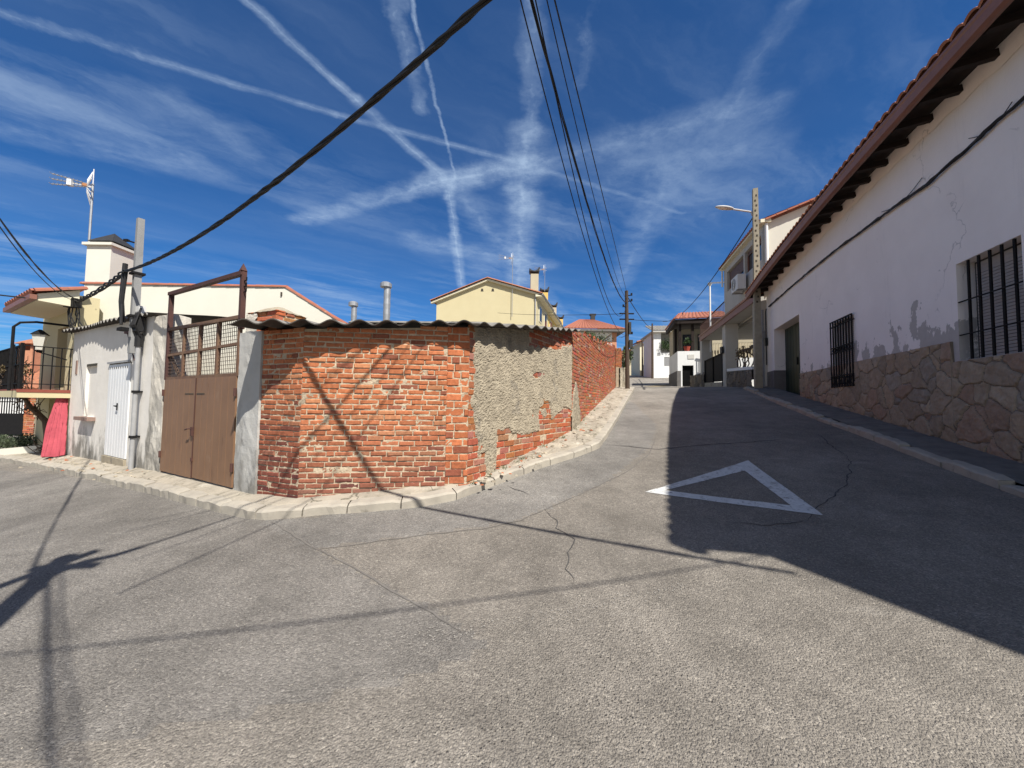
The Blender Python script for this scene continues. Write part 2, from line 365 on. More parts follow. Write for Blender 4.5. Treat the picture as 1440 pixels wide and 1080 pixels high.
def road_col(x, y):
    n = noise.noise(V((x * .8, y * .8, 3)))
    b = 1.0 + .06 * n
    if inside((x, y), patch): c = (.985, .985, .985); b *= 1.03
    elif inside((x, y), leftp): c = (1.0, .985, .97); b *= .92
    else: c = (1.04, 1.0, .945); b *= 1.02
    l, t = x * E.x + y * E.y, x * D.x + y * D.y
    if t > 13: c = (1.04, 1.01, .96); b *= 1.12
    return tuple(q * b for q in c)
mb = MB(); nx, ny = len(xs), len(ys)
for x in xs:
    for y in ys:
        w = .012 * noise.noise(V((x * .7, y * .7, 0))) if abs(x) < 20 and y < 30 else 0
        mb.v.append(V((x, y, h(x, y) + w)))
for i in range(nx - 1):
    for j in range(ny - 1):
        mb.f.append([i * ny + j, (i + 1) * ny + j, (i + 1) * ny + j + 1, i * ny + j + 1]); mb.m.append(0)
        mb.c.append(road_col((xs[i] + xs[i + 1]) / 2, (ys[j] + ys[j + 1]) / 2))
def hr(x, y): return h(x, y) + (.012 * noise.noise(V((x * .7, y * .7, 0))) if abs(x) < 20 and y < 30 else 0)
struct(mb.build('road', MAT['asphalt'], smooth=True))
# far ground to the horizon
mb = MB(); mb.grid(lambda a, b: (lambda x, y: (x, y, h(x, y) - .35 if abs(x) < 95 else h(x, y) - .35))(-900 + 1800 * a, -900 + 1900 * b), 60, 60)
MAT['earth'] = simple('dry_earth', (.25, .2, .13), (.16, .14, .08), .2, .95, .3, 3)
struct(mb.build('ground', MAT['earth'], smooth=True))

def dense(pts, step):
    out = []
    for a, b in zip(pts, pts[1:]):
        n = max(1, int((b - a).length / step))
        out += [a + (b - a) * (i / n) for i in range(n)]
    return out + [pts[-1]]
def flat(p): return V((p[0], p[1], 0))
kpx = [(70, 662), (130, 676), (200, 693), (250, 706), (310, 721), (345, 730), (372, 733), (410, 730), (450, 726), (520, 720), (590, 714), (640, 704), (690, 685), (760, 659), (815, 642), (842, 631), (852, 618), (862, 602), (872, 584), (882, 566)]
kerb = [V((-16, 11.2, 0)), V((-12.4, 9.4, 0))] + [flat(G(u, v)) for u, v in kpx] + [flat(LT(-.75, 15)), flat(LT(-.75, 17.6))]
kd = dense(kerb, .12)
def offset(pts, d):
    out = []
    for i, p in enumerate(pts):
        a = pts[max(0, i - 2)]; b = pts[min(len(pts) - 1, i + 2)]; t = (b - a).normalized(); out.append(p + V((-t.y, t.x, 0)) * d)
    return out
def kerb_mesh(pts, side, hgt, wid, stone, seed, rough_=.006, gap=.007, uneven=1.0):
    """a row of kerb stones with joints: one strip of geometry"""
    mb = MB(); rnd = random.Random(seed); acc = 0; inn = offset(pts, side * wid); mid = offset(pts, side * .025)
    L = [0]
    for a, b in zip(pts, pts[1:]): L.append(L[-1] + (b - a).length)
    def at(arr, s):
        s = min(max(s, 0), L[-1] - 1e-4)
        for i in range(len(L) - 1):
            if L[i] <= s <= L[i + 1]: return arr[i] + (arr[i + 1] - arr[i]) * ((s - L[i]) / max(1e-6, L[i + 1] - L[i]))
        return arr[-1]
    s = 0
    while s < L[-1]:
        e = s + stone * rnd.uniform(.85, 1.2); dz = rnd.uniform(-.012, .01) * uneven; n = 6; vs = []; sh = rnd.uniform(-.008, .008)
        for k in range(n + 1):
            q = s + gap + (e - s - 2 * gap) * k / n; ed = .012 if k in (0, n) else 0
            for arr, z in ((pts, -.08), (pts, hgt * .82 - ed), (mid, hgt - ed), (inn, hgt + .004 - ed), (inn, -.08)):
                p = at(arr, q); w = noise.noise(V((p.x * 9, p.y * 9, z * 9 + seed))) * rough_
                vs.append(V((p.x, p.y, hr(p.x, p.y) + z + (dz if z > 0 else 0) + w)) + V((w, w, 0)))
        fs = [(k * 5 + j, (k + 1) * 5 + j, (k + 1) * 5 + j + 1, k * 5 + j + 1) for k in range(n) for j in range(4)]
        fs += [(4, 3, 2, 1, 0), tuple(n * 5 + j for j in range(5))]
        if side < 0: fs = [f[::-1] for f in fs]
        mb.add(vs, [f[::-1] for f in fs]); s = e
    return mb
struct(kerb_mesh(kd, 1, .105, .13, .52, 3, .012).build('kerb', MAT['kerb']))
# pavement between kerb and walls
inner = [V((-16.5, 12.5, 0)), V((-12.6, 10.6, 0)), V((-9.7, 8.75, 0)), V((-6.1, 6.6, 0)), V((-5.3, 6.15, 0)), V((-3.2, 4.85, 0)), V((-2.85, 4.7, 0)), V((-2.3, 4.45, 0)), V((-.5, 4.72, 0)), V((1.05, 7.5, 0)), LT(-1.5, 8.5), LT(-1.6, 17.6)]
kin = offset(kd, .13); N = 420
def resample(pts, n):
    L = [0]
    for a, b in zip(pts, pts[1:]): L.append(L[-1] + (b - a).length)
    out = []
    i = 0
    for k in range(n + 1):
        s = L[-1] * k / n
        while i < len(L) - 2 and L[i + 1] < s: i += 1
        out.append(pts[i] + (pts[i + 1] - pts[i]) * ((s - L[i]) / max(1e-6, L[i + 1] - L[i])))
    return out
ki = resample(kin, N)
inn_d = resample(inner, 1600)
def monotone(src, dst):
    out = []; j = 0
    for p in src:
        best = min(range(j, min(len(dst), j + 60)), key=lambda q: (dst[q] - p).length); j = best; out.append(dst[j])
    return out
# pair by nearest point, allowing only forward steps; finish at the end
pw = monotone(ki, inn_d)
mb = MB(); nw = 14
for i in range(N + 1):
    for j in range(nw + 1):
        p = ki[i] + (pw[i] - ki[i]) * (j / nw * 1.06 if j else -.02)
        l, t = lt(p)
        rgh = .030 if -3.2 < l and t > 3.8 else .005
        w = rgh * (noise.noise(V((p.x * 5, p.y * 5, 1))) + .6 * noise.noise(V((p.x * 13, p.y * 13, 2))) - abs(noise.noise(V((p.x * 3.1, p.y * 3.1, 7)))) * .8)
        mb.v.append(V((p.x, p.y, h(p.x, p.y) + .103 + w - (.012 if j == 0 else 0) + .03 * j / nw)))
for i in range(N):
    for j in range(nw): mb.f.append([i * (nw + 1) + j, (i + 1) * (nw + 1) + j, (i + 1) * (nw + 1) + j + 1, i * (nw + 1) + j + 1]); mb.m.append(0); mb.c.append((1, 1, 1))
struct(mb.build('pavement', MAT['broken']))
# right-hand kerb and pavement, in the shade of the white house
rk = [LT(3.75, -1.5)] + [LT(3.62, 1), LT(3.55, 4), LT(3.48, 5.5), LT(3.40, 8), LT(3.32, 10.5), LT(3.3, 13), LT(3.35, 16), LT(3.45, 18)]
rk = [flat(p) for p in rk]
def rkl(t):
    q = [lt(p) for p in rk]
    for (l0, t0), (l1, t1) in zip(q, q[1:]):
        if t <= t1: return l0 + (l1 - l0) * (t - t0) / (t1 - t0)
    return q[-1][0]
struct(kerb_mesh(dense(rk, .15), -1, .09, .14, .70, 5, .022, .014, 2.6).build('kerb', MAT['kerb']))
mb = MB()
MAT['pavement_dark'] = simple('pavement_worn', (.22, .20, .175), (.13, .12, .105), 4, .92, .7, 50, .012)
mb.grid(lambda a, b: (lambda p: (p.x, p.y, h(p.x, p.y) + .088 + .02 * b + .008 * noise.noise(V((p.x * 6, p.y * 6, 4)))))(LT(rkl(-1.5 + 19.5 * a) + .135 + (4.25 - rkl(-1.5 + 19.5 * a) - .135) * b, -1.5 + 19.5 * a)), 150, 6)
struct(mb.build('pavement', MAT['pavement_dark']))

# ------------------------------------------------------------------ road markings, cracks and seams
def ribbon(mb, pts, w, dz, jit=0, seed=0, uneven=0):
    rnd = random.Random(seed); pts = dense([flat(p) for p in pts], .06)
    if jit:
        pts = [p + V((noise.noise(V((p.x * 4, p.y * 4, seed))) + .5 * noise.noise(V((p.x * 13, p.y * 13, seed))), noise.noise(V((p.x * 4, p.y * 4, seed + 9))) + .5 * noise.noise(V((p.x * 13, p.y * 13, seed + 5))), 0)) * jit for p in pts]
    vs = []
    for i, p in enumerate(pts):
        t = (pts[min(i + 1, len(pts) - 1)] - pts[max(0, i - 1)]).normalized(); nrm = V((-t.y, t.x, 0))
        ww = w * (1 + uneven * noise.noise(V((p.x * 9, p.y * 9, seed + 2)))); taper = min(1, (i + .3) / 4, (len(pts) - .7 - i) / 4) if uneven else 1
        for s in (-1, 1):
            q = p + nrm * s * ww * .5 * max(.1, taper); vs.append(V((q.x, q.y, hr(q.x, q.y) + dz)))
    mb.add(vs, [(2 * i, 2 * i + 2, 2 * i + 3, 2 * i + 1) for i in range(len(pts) - 1)])
tri_o = [flat(G(u, v)) for u, v in ((1052, 648), (907, 693), (1159, 727))]
tri_i = [flat(G(u, v)) for u, v in ((1047, 662), (935, 690), (1112, 712))]
mb = MB()
for i in range(3):
    j = (i + 1) % 3; n = 24; vs = []
    for k in range(n + 1):
        for q in range(5):
            a = tri_o[i].lerp(tri_o[j], k / n); b = tri_i[i].lerp(tri_i[j], k / n); p = a.lerp(b, q / 4)
            if q in (0, 4): p = p + V((noise.noise(p * 14), noise.noise(p * 14 + V((5, 5, 5))), 0)) * .008
            vs.append(V((p.x, p.y, hr(p.x, p.y) + .005)))
    mb.add(vs, [(k * 5 + q, (k + 1) * 5 + q, (k + 1) * 5 + q + 1, k * 5 + q + 1) for k in range(n) for q in range(4)])
struct(mb.build('road_marking', MAT['marking']))
mb = MB()
for k, (px, w) in enumerate([([(440, 774), (520, 765), (600, 753), (680, 745), (733, 733), (770, 716), (830, 690), (880, 665), (912, 640), (922, 618)], .014),
                             ([(380, 735), (440, 770), (500, 800), (560, 838), (620, 872), (650, 892)], .015)]):
    ribbon(mb, [G(u, v) for u, v in px], w, .004, .02, 11 + k, .7)
struct(mb.build('road_seam', MAT['seam']))
mb = MB()
for k, (px, w) in enumerate([([(766, 716), (782, 730), (784, 745), (806, 760), (800, 785), (797, 800), (808, 822)], .009),
                             ([(712, 684), (727, 690), (745, 697)], .014),
                             ([(1190, 640), (1197, 655), (1192, 680), (1160, 708), (1140, 722), (1138, 736)], .010),
                             ([(1020, 738), (1070, 740), (1138, 734)], .012),
                             ([(850, 626), (880, 628), (925, 632), (1000, 625), (1100, 618)], .022),
                             ([(1150, 610), (1185, 640)], .012),
                             ([(898, 533), (903, 540), (906, 548)], .10)]):
    ribbon(mb, [G(u, v) for u, v in px], w, .0045, .05 if w < .1 else .02, 31 + k, .9)
struct(mb.build('road_crack', MAT['crack']))
mb = MB(); rnd = random.Random(77)
wl = dense([flat(G(u, v)) for u, v in ((300, 912), (430, 908), (540, 902), (635, 893), (690, 883), (790, 866), (890, 842), (960, 822))], .02)
for p in wl:
    dn = .5 + .5 * noise.noise(V((p.x * 1.7, p.y * 1.7, 6)))
    for k in range(6):
        if rnd.random() > .12 + dn * dn * .7: continue
        q = p + V((rnd.uniform(-.02, .02), rnd.gauss(0, .035), 0)); s_ = rnd.uniform(.003, .009); an = rnd.uniform(0, 6.28); z = hr(q.x, q.y) + .004
        mb.add([V((q.x + s_ * rnd.uniform(.5, 1.2) * math.cos(an + j * 1.257), q.y + s_ * rnd.uniform(.5, 1.2) * math.sin(an + j * 1.257), z)) for j in range(5)], [(0, 1, 2, 3, 4)])
MAT['oldpaint'] = simple('worn_paint', (.36, .335, .295), (.27, .25, .225), 30, .9, .4, 90, .004)
struct(mb.build('road_marking', MAT['oldpaint']))
# loose stones and grit on the asphalt: nobody could count them
mb = MB(); rnd = random.Random(5)
for i in range(5200):
    u, v = rnd.uniform(0, 1440), 640 + 440 * rnd.random() ** .75
    p = G(u, v) if i < 0 else None
    y = rnd.uniform(1.3, 5.5); x = rnd.uniform(-1.35, 1.35) * y
    if inside((x, y), patch) or x > 4.5: continue
    s = rnd.uniform(.0018, .0048) * (1.4 if rnd.random() < .05 else 1); z = hr(x, y)
    a = rnd.uniform(0, 6.28); ca, sa = math.cos(a), math.sin(a)
    vs = [V((x + s * (ca * px_ - sa * py_), y + s * (sa * px_ + ca * py_), z + s * pz_)) for px_, py_, pz_ in ((1, .1, 0), (.2, .9, 0), (-.9, .3, 0), (-.3, -.8, 0), (.1, .1, .75))]
    g = rnd.uniform(.5, 1.25)
    mb.add(vs, [(0, 1, 4), (1, 2, 4), (2, 3, 4), (3, 0, 4)], 0, (g, g * .97, g * .92))
MAT['grit'] = simple('grit_stone', (.42, .39, .34), (.24, .22, .2), 30, .85, 0, attr=True)
tag(mb.build('road_grit', MAT['grit']), 'fine loose grit scattered over the worn asphalt', 'grit', kind='stuff')

# ------------------------------------------------------------------ brickwork
def bricks(mb, o, a, n, L, z0f, z1f, ch=.066, bl=.225, seed=1, skip=None, colf=None, zbase=None, mort=.0135, prot=.008):
    rnd = random.Random(seed); o, a, n = V(o), V(a).normalized(), V(n).normalized(); UPV = V((0, 0, 1))
    zb = zbase if zbase is not None else min(z0f(0), z0f(L)); zt = max(z1f(0), z1f(L), z1f(L / 2)); i = 0
    z = zb
    while z < zt:
        s = -bl * (.5 if i % 2 else 0) - rnd.uniform(0, .05)
        while s < L:
            bw = bl * rnd.uniform(.9, 1.08) * (.5 if rnd.random() < .12 else 1)
            s0, s1 = max(s + mort / 2, 0), min(s + bw - mort / 2, L)
            s += bw
            if s1 - s0 < .03: continue
            sm = (s0 + s1) / 2; zl = z + mort / 2 + rnd.uniform(-.004, .004); zh = z + ch - mort / 2 + rnd.uniform(-.005, .004)
            if (zl + zh) / 2 < z0f(sm) - .08 or (zl + zh) / 2 > z1f(sm): continue
            if skip and skip(sm, (zl + zh) / 2, rnd): continue
            p = rnd.uniform(-.35, 1) * prot; bv = rnd.uniform(.003, .008)
            tl, tr = rnd.uniform(-.005, .005), rnd.uniform(-.005, .005)
            def q(ss, zz, d): return o + a * ss + UPV * (zz - o.z) + n * d
            j = lambda: rnd.uniform(-.004, .004)
            fr = [q(s0 + bv + j(), zl + bv + j(), p + tl), q(s1 - bv + j(), zl + bv + j(), p + tr), q(s1 - bv + j(), zh - bv + j(), p + tr), q(s0 + bv + j(), zh - bv + j(), p + tl)]
            bk = [q(s0, zl, -.03), q(s1, zl, -.03), q(s1, zh, -.03), q(s0, zh, -.03)]
            md = [q(s0, zl, p - bv), q(s1, zl, p - bv), q(s1, zh, p - bv), q(s0, zh, p - bv)]
            vs = bk + md + fr
            fs = [(8, 9, 10, 11)] + [(b + k, b + (k + 1) % 4, b + 4 + (k + 1) % 4, b + 4 + k) for b in (0, 4) for k in range(4)]
            c = colf(sm, zl, rnd)
            mb.add(vs, fs, 0, c)
        z += ch * rnd.uniform(.985, 1.015); i += 1
    return mb
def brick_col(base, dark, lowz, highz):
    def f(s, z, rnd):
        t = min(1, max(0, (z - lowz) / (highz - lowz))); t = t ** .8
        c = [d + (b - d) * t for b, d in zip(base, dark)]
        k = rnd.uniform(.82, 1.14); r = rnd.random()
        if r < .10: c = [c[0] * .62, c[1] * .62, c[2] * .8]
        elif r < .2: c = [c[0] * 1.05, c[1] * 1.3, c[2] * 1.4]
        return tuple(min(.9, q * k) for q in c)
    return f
A_ = flat(G(418, 703, .1)); B_ = flat(G(657, 682, .1)); C_ = flat(G(803, 608, .1)); Dn = LT(-1.5, 17.2)
Cc = V((C_.x, C_.y, 0)); Pr = flat(G(361, 697, .1))
def ztop_front(s, L): return 2.36 + .05 * s / L
ORANGE = (.46, .160, .072); DARK = (.26, .100, .066)
root = thing('brick_outbuilding', 'low orange brick outbuilding on the corner with wavy roof edge and grey cement patch', 'outbuilding', (A_.x, A_.y, h(A_.x, A_.y)))
def wall_part(name, p, q, zt0, zt1, seed, col=None, skip=None, ch=.0585, bl=.192, lo=.55, depth=.22, parent=root):
    a = (q - p); L = a.length; a.normalize(); n = V((a.y, -a.x, 0))
    z0 = lambda s: h(*(p + a * s)[:2]) + .09
    z1 = lambda s: zt0 + (zt1 - zt0) * s / L
    mb = MB(); zb = min(z0(0), z0(L)) - .05
    bricks(mb, p, a, n, L, z0, z1, ch, bl, seed, skip, col or brick_col(ORANGE, DARK, zb + .1, zb + .95), zb)
    # recessed mortar bed with a rough face, and the body of the wall behind it
    nu, nv = max(4, int(L / .02)), 110
    def fn(u, v):
        s = u * L; z = zb - .2 + (z1(s) - zb + .2) * v; b = p + a * s
        d = -.006 + .008 * noise.noise(V((s * 13, z * 13, seed))) + .006 * noise.noise(V((s * 41, z * 41, seed)))
        return b + n * d + V((0, 0, z))
    mb.grid(fn, nu, nv, 1)
    mb.prism([p - n * .03 + V((0, 0, zb - .2)), q - n * .03 + V((0, 0, zb - .2)), q - n * .03 + V((0, 0, zt1)), p - n * .03 + V((0, 0, zt0))], -n * depth, 1)
    ob = mb.build(name, [MAT['brick'], MAT['mortar']], parent)
    return ob, a, n, L
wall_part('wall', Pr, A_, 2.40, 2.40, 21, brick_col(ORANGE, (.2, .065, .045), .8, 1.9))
def skip_front(s, z, rnd):
    return (rnd.random() < .003) or (s > 1.66 and z < .85 and rnd.random() < .3) or abs(s - (1.60 + .02 * math.sin(z * 9))) < .035
M_ = A_.lerp(B_, .86); M2 = M_
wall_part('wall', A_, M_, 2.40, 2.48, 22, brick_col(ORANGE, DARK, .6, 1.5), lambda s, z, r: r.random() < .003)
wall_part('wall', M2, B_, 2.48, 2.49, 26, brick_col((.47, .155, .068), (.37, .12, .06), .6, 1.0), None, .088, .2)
# corner section: bricks showing round a torn sheet of rough cement
LC = (C_ - B_).length; aC = (C_ - B_).normalized(); nC = V((aC.y, -aC.x, 0))
def cem(s, z):
    """>0 where the cement sheet covers the bricks; s along 0..LC, z above the wall's base"""
    f = s / LC; b = h(*(B_ + aC * s)[:2]) + .1; t = 2.50 + .49 * f; v = (z - b) / (t - b)
    e = .07 * noise.noise(V((s * 2.2, z * 2.2, 4))) + .05 * noise.noise(V((s * 6, z * 6, 8)))
    left = (f - (.05 + .05 * (v < .16) - .03 * v)) * 2
    lowb = 0.0 if f < .19 else (.20 + .05 * math.sin(f * 9)); low = v - lowb + (.12 if f < .17 else 0)
    m = min(left, low * 1.3, .3) + e
    if f > .46: m = min(m, (.86 - v) * 1.6 + .35 * max(0, .52 - f) + e)                 # bricks along the top right
    if f > .5 and v < .62: m = min(m, .10 + (v - .46) * .55 + abs(f - .72) * .35 + e * 2.2)
    hole = math.hypot((f - .55) * 2.4, (v - .62) * 4.5); m = min(m, (hole - .07) * .9 + e * .6)
    return m
def skip_c(s, z, rnd): return cem(s, z) > .06 or rnd.random() < .02
wall_part('wall', B_, C_, 2.50, 2.99, 23, lambda s, z, r: tuple(q * r.uniform(.8, 1.1) for q in ((.41, .128, .064) if r.random() < .75 else (.36, .16, .11))), skip_c, .085, .25)
mb = MB()
def fc(u, v):
    s = u * LC; b = h(*(B_ + aC * s)[:2]) + .02; t = 2.50 + .49 * u; z = b + (t - b) * v
    m = cem(s, z)
    d = -.03 + min(1, max(0, (m + .02) / .05)) * .043 + .010 * noise.noise(V((s * 7, z * 7, 2))) + .009 * noise.noise(V((s * 21, z * 30, 5))) + .013 * noise.noise(V((s * 48, z * 62, 7))) - .012 * max(0, noise.noise(V((s * 30, z * 44, 11))) - .35)
    return B_ + aC * s + nC * d + V((0, 0, z))
mb.grid(fc, 230, 160)
o = mb.build('cement_patch', MAT['cement'], root, label='torn grey cement sheet over the bricks')
# street side of the wall: a garden wall of its own, with a climbing top
gw = thing('brick_garden_wall', 'long orange brick garden wall with a ragged climbing top beside the uphill street', 'garden wall', (C_.x, C_.y, h(C_.x, C_.y)))
aD = (Dn - C_).normalized(); nD = V((aD.y, -aD.x, 0)); LD = (Dn - C_).length
mb = MB()
z0 = lambda s: h(*(C_ + aD * s)[:2]) + .09
z1 = lambda s: 2.98 + (4.05 - 2.98) * s / LD + (.09 if (s * 1.3) % 1 < .5 else 0)
def skip_d(s, z, rnd): return rnd.random() < .004 or (s < .8 and z < 2.1 - abs(s - .38) * 2.2 - .2 and .05 < s < .75)
bricks(mb, C_, aD, nD, LD, z0, z1, .072, .25, 31, skip_d, lambda s, z, r: tuple(q * r.uniform(.72, 1.15) for q in ((.41, .135, .072) if r.random() < .8 else (.33, .16, .105))), zbase=.7)
mb.grid(lambda u, v: C_ + aD * (u * LD) + nD * (-.008 + .006 * noise.noise(V((u * LD * 15, v * 30, 3)))) + V((0, 0, z0(u * LD) - .3 + (z1(u * LD) - .06 - z0(u * LD) + .3) * v)), 220, 40, 1)
mb.prism([C_ - nD * .03 + V((0, 0, .5)), Dn - nD * .03 + V((0, 0, 1.8)), Dn - nD * .03 + V((0, 0, 4.0)), C_ - nD * .03 + V((0, 0, 2.96))], -nD * .2, 1)
mb.build('wall', [MAT['brick'], MAT['mortar']], gw)
mb = MB(); mb.grid(lambda u, v: C_ + aD * (u * .95 - .02) + nD * (-.02 + (.04 if v < .98 * (1 - abs(u - .45) * 1.25) - .04 + .12 * noise.noise(V((u * 6, v * 9, 1))) else -.01) + .012 * noise.noise(V((u * 12, v * 20, 2)))) + V((0, 0, z0(u * .95) - .1 + 1.15 * v)), 50, 70)
mb.build('cement_patch', MAT['cement'], gw)

# corrugated roof on the outbuilding
def corrugated(mb, p, q, zp, zq, over, depth, slope, pitch, amp, th=.012, ext0=0, ext1=0, sag=0, seed=1):
    a = (q - p); L = a.length; a = a.normalized(); n = V((a.y, -a.x, 0)); nu = int((L + ext0 + ext1) / pitch * 10)
    for side in (0, 1):
        def fn(u, v):
            s = -ext0 + (L + ext0 + ext1) * u; d = over * (1 + .25 * math.sin(s * 2.1 + seed)) - (over + depth) * v
            z = zp + (zq - zp) * s / L + amp * math.sin(2 * math.pi * s / pitch) - d * slope + .012 * noise.noise(V((s * 1.3, v * 2, seed))) - sag * math.sin(math.pi * u)
            return p + a * s + n * d + V((0, 0, z + (th if side else 0)))
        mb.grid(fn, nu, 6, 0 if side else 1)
    # edge
    b = len(mb.v)
    def ed(u, v):
        s = -ext0 + (L + ext0 + ext1) * u; d = over * (1 + .25 * math.sin(s * 2.1 + seed))
        z = zp + (zq - zp) * s / L + amp * math.sin(2 * math.pi * s / pitch) - d * slope + .012 * noise.noise(V((s * 1.3, 0, seed))) - sag * math.sin(math.pi * u)
        return p + a * s + n * d + V((0, 0, z + th * v))
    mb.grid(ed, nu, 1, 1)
    return mb
mb = MB()
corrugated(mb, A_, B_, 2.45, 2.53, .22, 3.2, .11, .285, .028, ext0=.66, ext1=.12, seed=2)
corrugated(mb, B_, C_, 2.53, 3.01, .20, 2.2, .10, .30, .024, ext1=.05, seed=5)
mb.build('roof', [MAT['fibre'], MAT['fibre_stain_shade']], root, smooth=True)

# brick stub with a mortar cap rising beside the gate
st = thing('brick_pier', 'short brick pier with rounded mortar cap rising over the roof edge beside the gate', 'brick pier', P(376, 462, 4.85))
ps = P(348, 470, 4.78); aP = (A_ - Pr).normalized(); nP = V((aP.y, -aP.x, 0)); ps = V((ps.x, ps.y, 0))
mb = MB(); wP = .50
def quadwall(mb, o, a, n, L, za, zb_, seed):
    bricks(mb, o, a, n, L, lambda s: za, lambda s: zb_, .066, .24, seed, None, lambda s, z, r: tuple(q * r.uniform(.8, 1.15) for q in (.45, .16, .075)), za)
quadwall(mb, ps, aP, nP, wP, 2.42, 2.66, 3); quadwall(mb, ps + aP * wP, -nP, aP, .4, 2.42, 2.66, 4)
mb.box(ps - nP * .015 + aP * .005 + V((0, 0, 2.2)), aP * (wP - .01), -nP * .4, V((0, 0, .47)), 1)
mb.build('shaft', [MAT['brick'], MAT['mortar']], st)
mb = MB(); cP = ps + aP * wP / 2 - nP * .2
mb.grid(lambda u, v: cP + aP * ((u - .5) * (wP + .03)) + nP * ((v - .5) * .44) + V((0, 0, 2.668 + .11 * max(0, 1 - (abs(u - .5) * 2) ** 1.6) * max(0, 1 - (abs(v - .5) * 2) ** 1.6) + .012 * noise.noise(V((u * 7, v * 7, 2))))), 18, 14)
mb.build('cap', MAT['cement'], st)
mb = MB(); mb.grid(lambda u, v: ps + aP * (-.012 + (.17 + .03 * math.sin(v * 9)) * u) + nP * (.014 + .008 * noise.noise(V((u * 5, v * 8, 3)))) + V((0, 0, 2.42 + .235 * v)), 8, 12)
mb.build('plaster_patch', MAT['old_post'], st)

# ------------------------------------------------------------------ gate between two posts
GL = flat(G(226, 666, .1)); GR = flat(G(329, 691, .1)); aG = (GR - GL).normalized(); nG = V((aG.y, -aG.x, 0)); LG = (GR - GL).length
def GV(u, v): p = VW(u, v, GL, nG); return (p - GL).dot(aG), p.z
gz = h(GL.x, GL.y) + .13
zleaf = (GV(238, 533)[1] + GV(340, 530)[1]) / 2
ztopL, ztopR = GV(241, 463)[1], GV(343, 445)[1]
zbarL, zbarR = GV(243, 413)[1], GV(350, 382)[1]
gate = thing('metal_gate', 'brown double leaf metal gate with wire mesh above and a rusty frame over it', 'gate', (GL.x + 1, GL.y - .6, gz))
def gp(s, z, d=0): return GL + aG * s + nG * d + V((0, 0, z))
half = LG * .5
for k in range(2):
    s0, s1 = (0.02, half - .008) if k == 0 else (half + .008, LG - .02); zb0 = h(*gp(s0, 0)[:2]) + .15; zb1 = h(*gp(s1, 0)[:2]) + .14
    mb = MB()
    nr = 6
    for r_ in range(nr):                                        # folded sheet panels with shallow ribs
        a0, a1 = s0 + (s1 - s0) * r_ / nr, s0 + (s1 - s0) * (r_ + 1) / nr; zz = zb0 + (zb1 - zb0) * r_ / nr
        mb.box(gp(a0 + .004, zz, 0), aG * (a1 - a0 - .008), nG * .022, V((0, 0, zleaf - zz)))
        mb.box(gp(a0 - .004, zz + .004, -.002), aG * .008, nG * .016, V((0, 0, zleaf - zz - .01)))
    leaf = mb.build('gate_leaf', MAT['gatebrown'], gate)
    mb = MB(); lo, hi = (half - .36, half - .06) if k == 0 else (half + .04, half + .30)
    for q in range(9): mb.box(gp(lo + (hi - lo) * q / 9, zleaf - .225, .0225), aG * .024, nG * .004, V((0, 0, .014)))
    mb.build('vent_slots', MAT['hole'], leaf)
    mb = MB()
    for zz in (zb0 + .2, zleaf - .25): MB().tube([gp(s0 if k == 0 else s1, zz, .03), gp(s0 if k == 0 else s1, zz + .1, .03)], .018).build('hinge', MAT['rust'], leaf)
mb = MB(); mb.box(gp(half - .035, zleaf - .80, .022), aG * .04, nG * .03, V((0, 0, .12))); mb.tube([gp(half - .02, zleaf - .70, .05), gp(half - .02, zleaf - .70, .085), gp(half - .12, zleaf - .72, .085)], .009)
mb.build('handle', MAT['rust'], gate)
mb = MB(); mb.box(gp(half - .012, zleaf - 1.15, .022), aG * .03, nG * .02, V((0, 0, .05))); mb.box(gp(half - .006, zb0, .0225), aG * .012, nG * .008, V((0, 0, zleaf - zb0)))
mb.build('lock_strip', MAT['rust'], gate)
for s_, zt, zb_ in ((.03, zbarL + .02, zleaf), (LG - .02, zbarR + .03, ztopR - .15)):
    MB().box(gp(s_ - .028, zb_, -.03), aG * .056, nG * .056, V((0, 0, zt - zb_))).build('frame_post', MAT['rust'], gate)
MB().box(gp(-.02, gz - .1, -.045), aG * .05, nG * .04, V((0, 0, zleaf - gz + .35))).build('gate_jamb', MAT['gateframe'], gate)
mb = MB(); mb.bar(gp(0, zbarL, .01), gp(LG, zbarR, .01), .06, .05, nG); mb.build('crossbar', MAT['rust'], gate)
mb = MB(); mb.add([gp(LG - .055, zbarR + .03, -.03), gp(LG + .015, zbarR + .03, -.03), gp(LG + .015, zbarR + .03, .04), gp(LG - .055, zbarR + .03, .04), gp(LG - .02, zbarR + .13, .005)], [(0, 1, 4), (1, 2, 4), (2, 3, 4), (3, 0, 4)])
mb.build('finial', MAT['rust'], gate)
mb = MB()
for q in range(3): mb.tube([gp(LG + .015, zbarR - .1 - .07 * q, 0), gp(LG + .07, zbarR - .1 - .07 * q, 0), gp(LG + .07, zbarR - .06 - .07 * q, 0)], .008, 6)
mb.build('insulator_hooks', MAT['iron'], gate)
def zt_at(s): return ztopL + (ztopR - ztopL) * s / LG
mb = MB()
mb.bar(gp(0, ztopL, 0), gp(LG, ztopR, 0), .05, .045, nG)
zm = zleaf + (ztopL - zleaf) * .48
mb.bar(gp(0, zm, 0), gp(LG, zleaf + (ztopR - zleaf) * .55, 0), .035, .035, nG); mb.bar(gp(0, zleaf + .02, 0), gp(LG, zleaf + .02, 0), .04, .04, nG)
for f in (.27, .50, .74, .985): mb.box(gp(LG * f - .022, zleaf, -.018), aG * .044, nG * .04, V((0, 0, zt_at(LG * f) - zleaf)))
mb.bar(gp(.04, zm, -.03), gp(.5, zleaf, -.03), .04, .03, nG)
mb.build('panel_frame', MAT['gateframe'], gate)
mb = MB(); s_ = .03
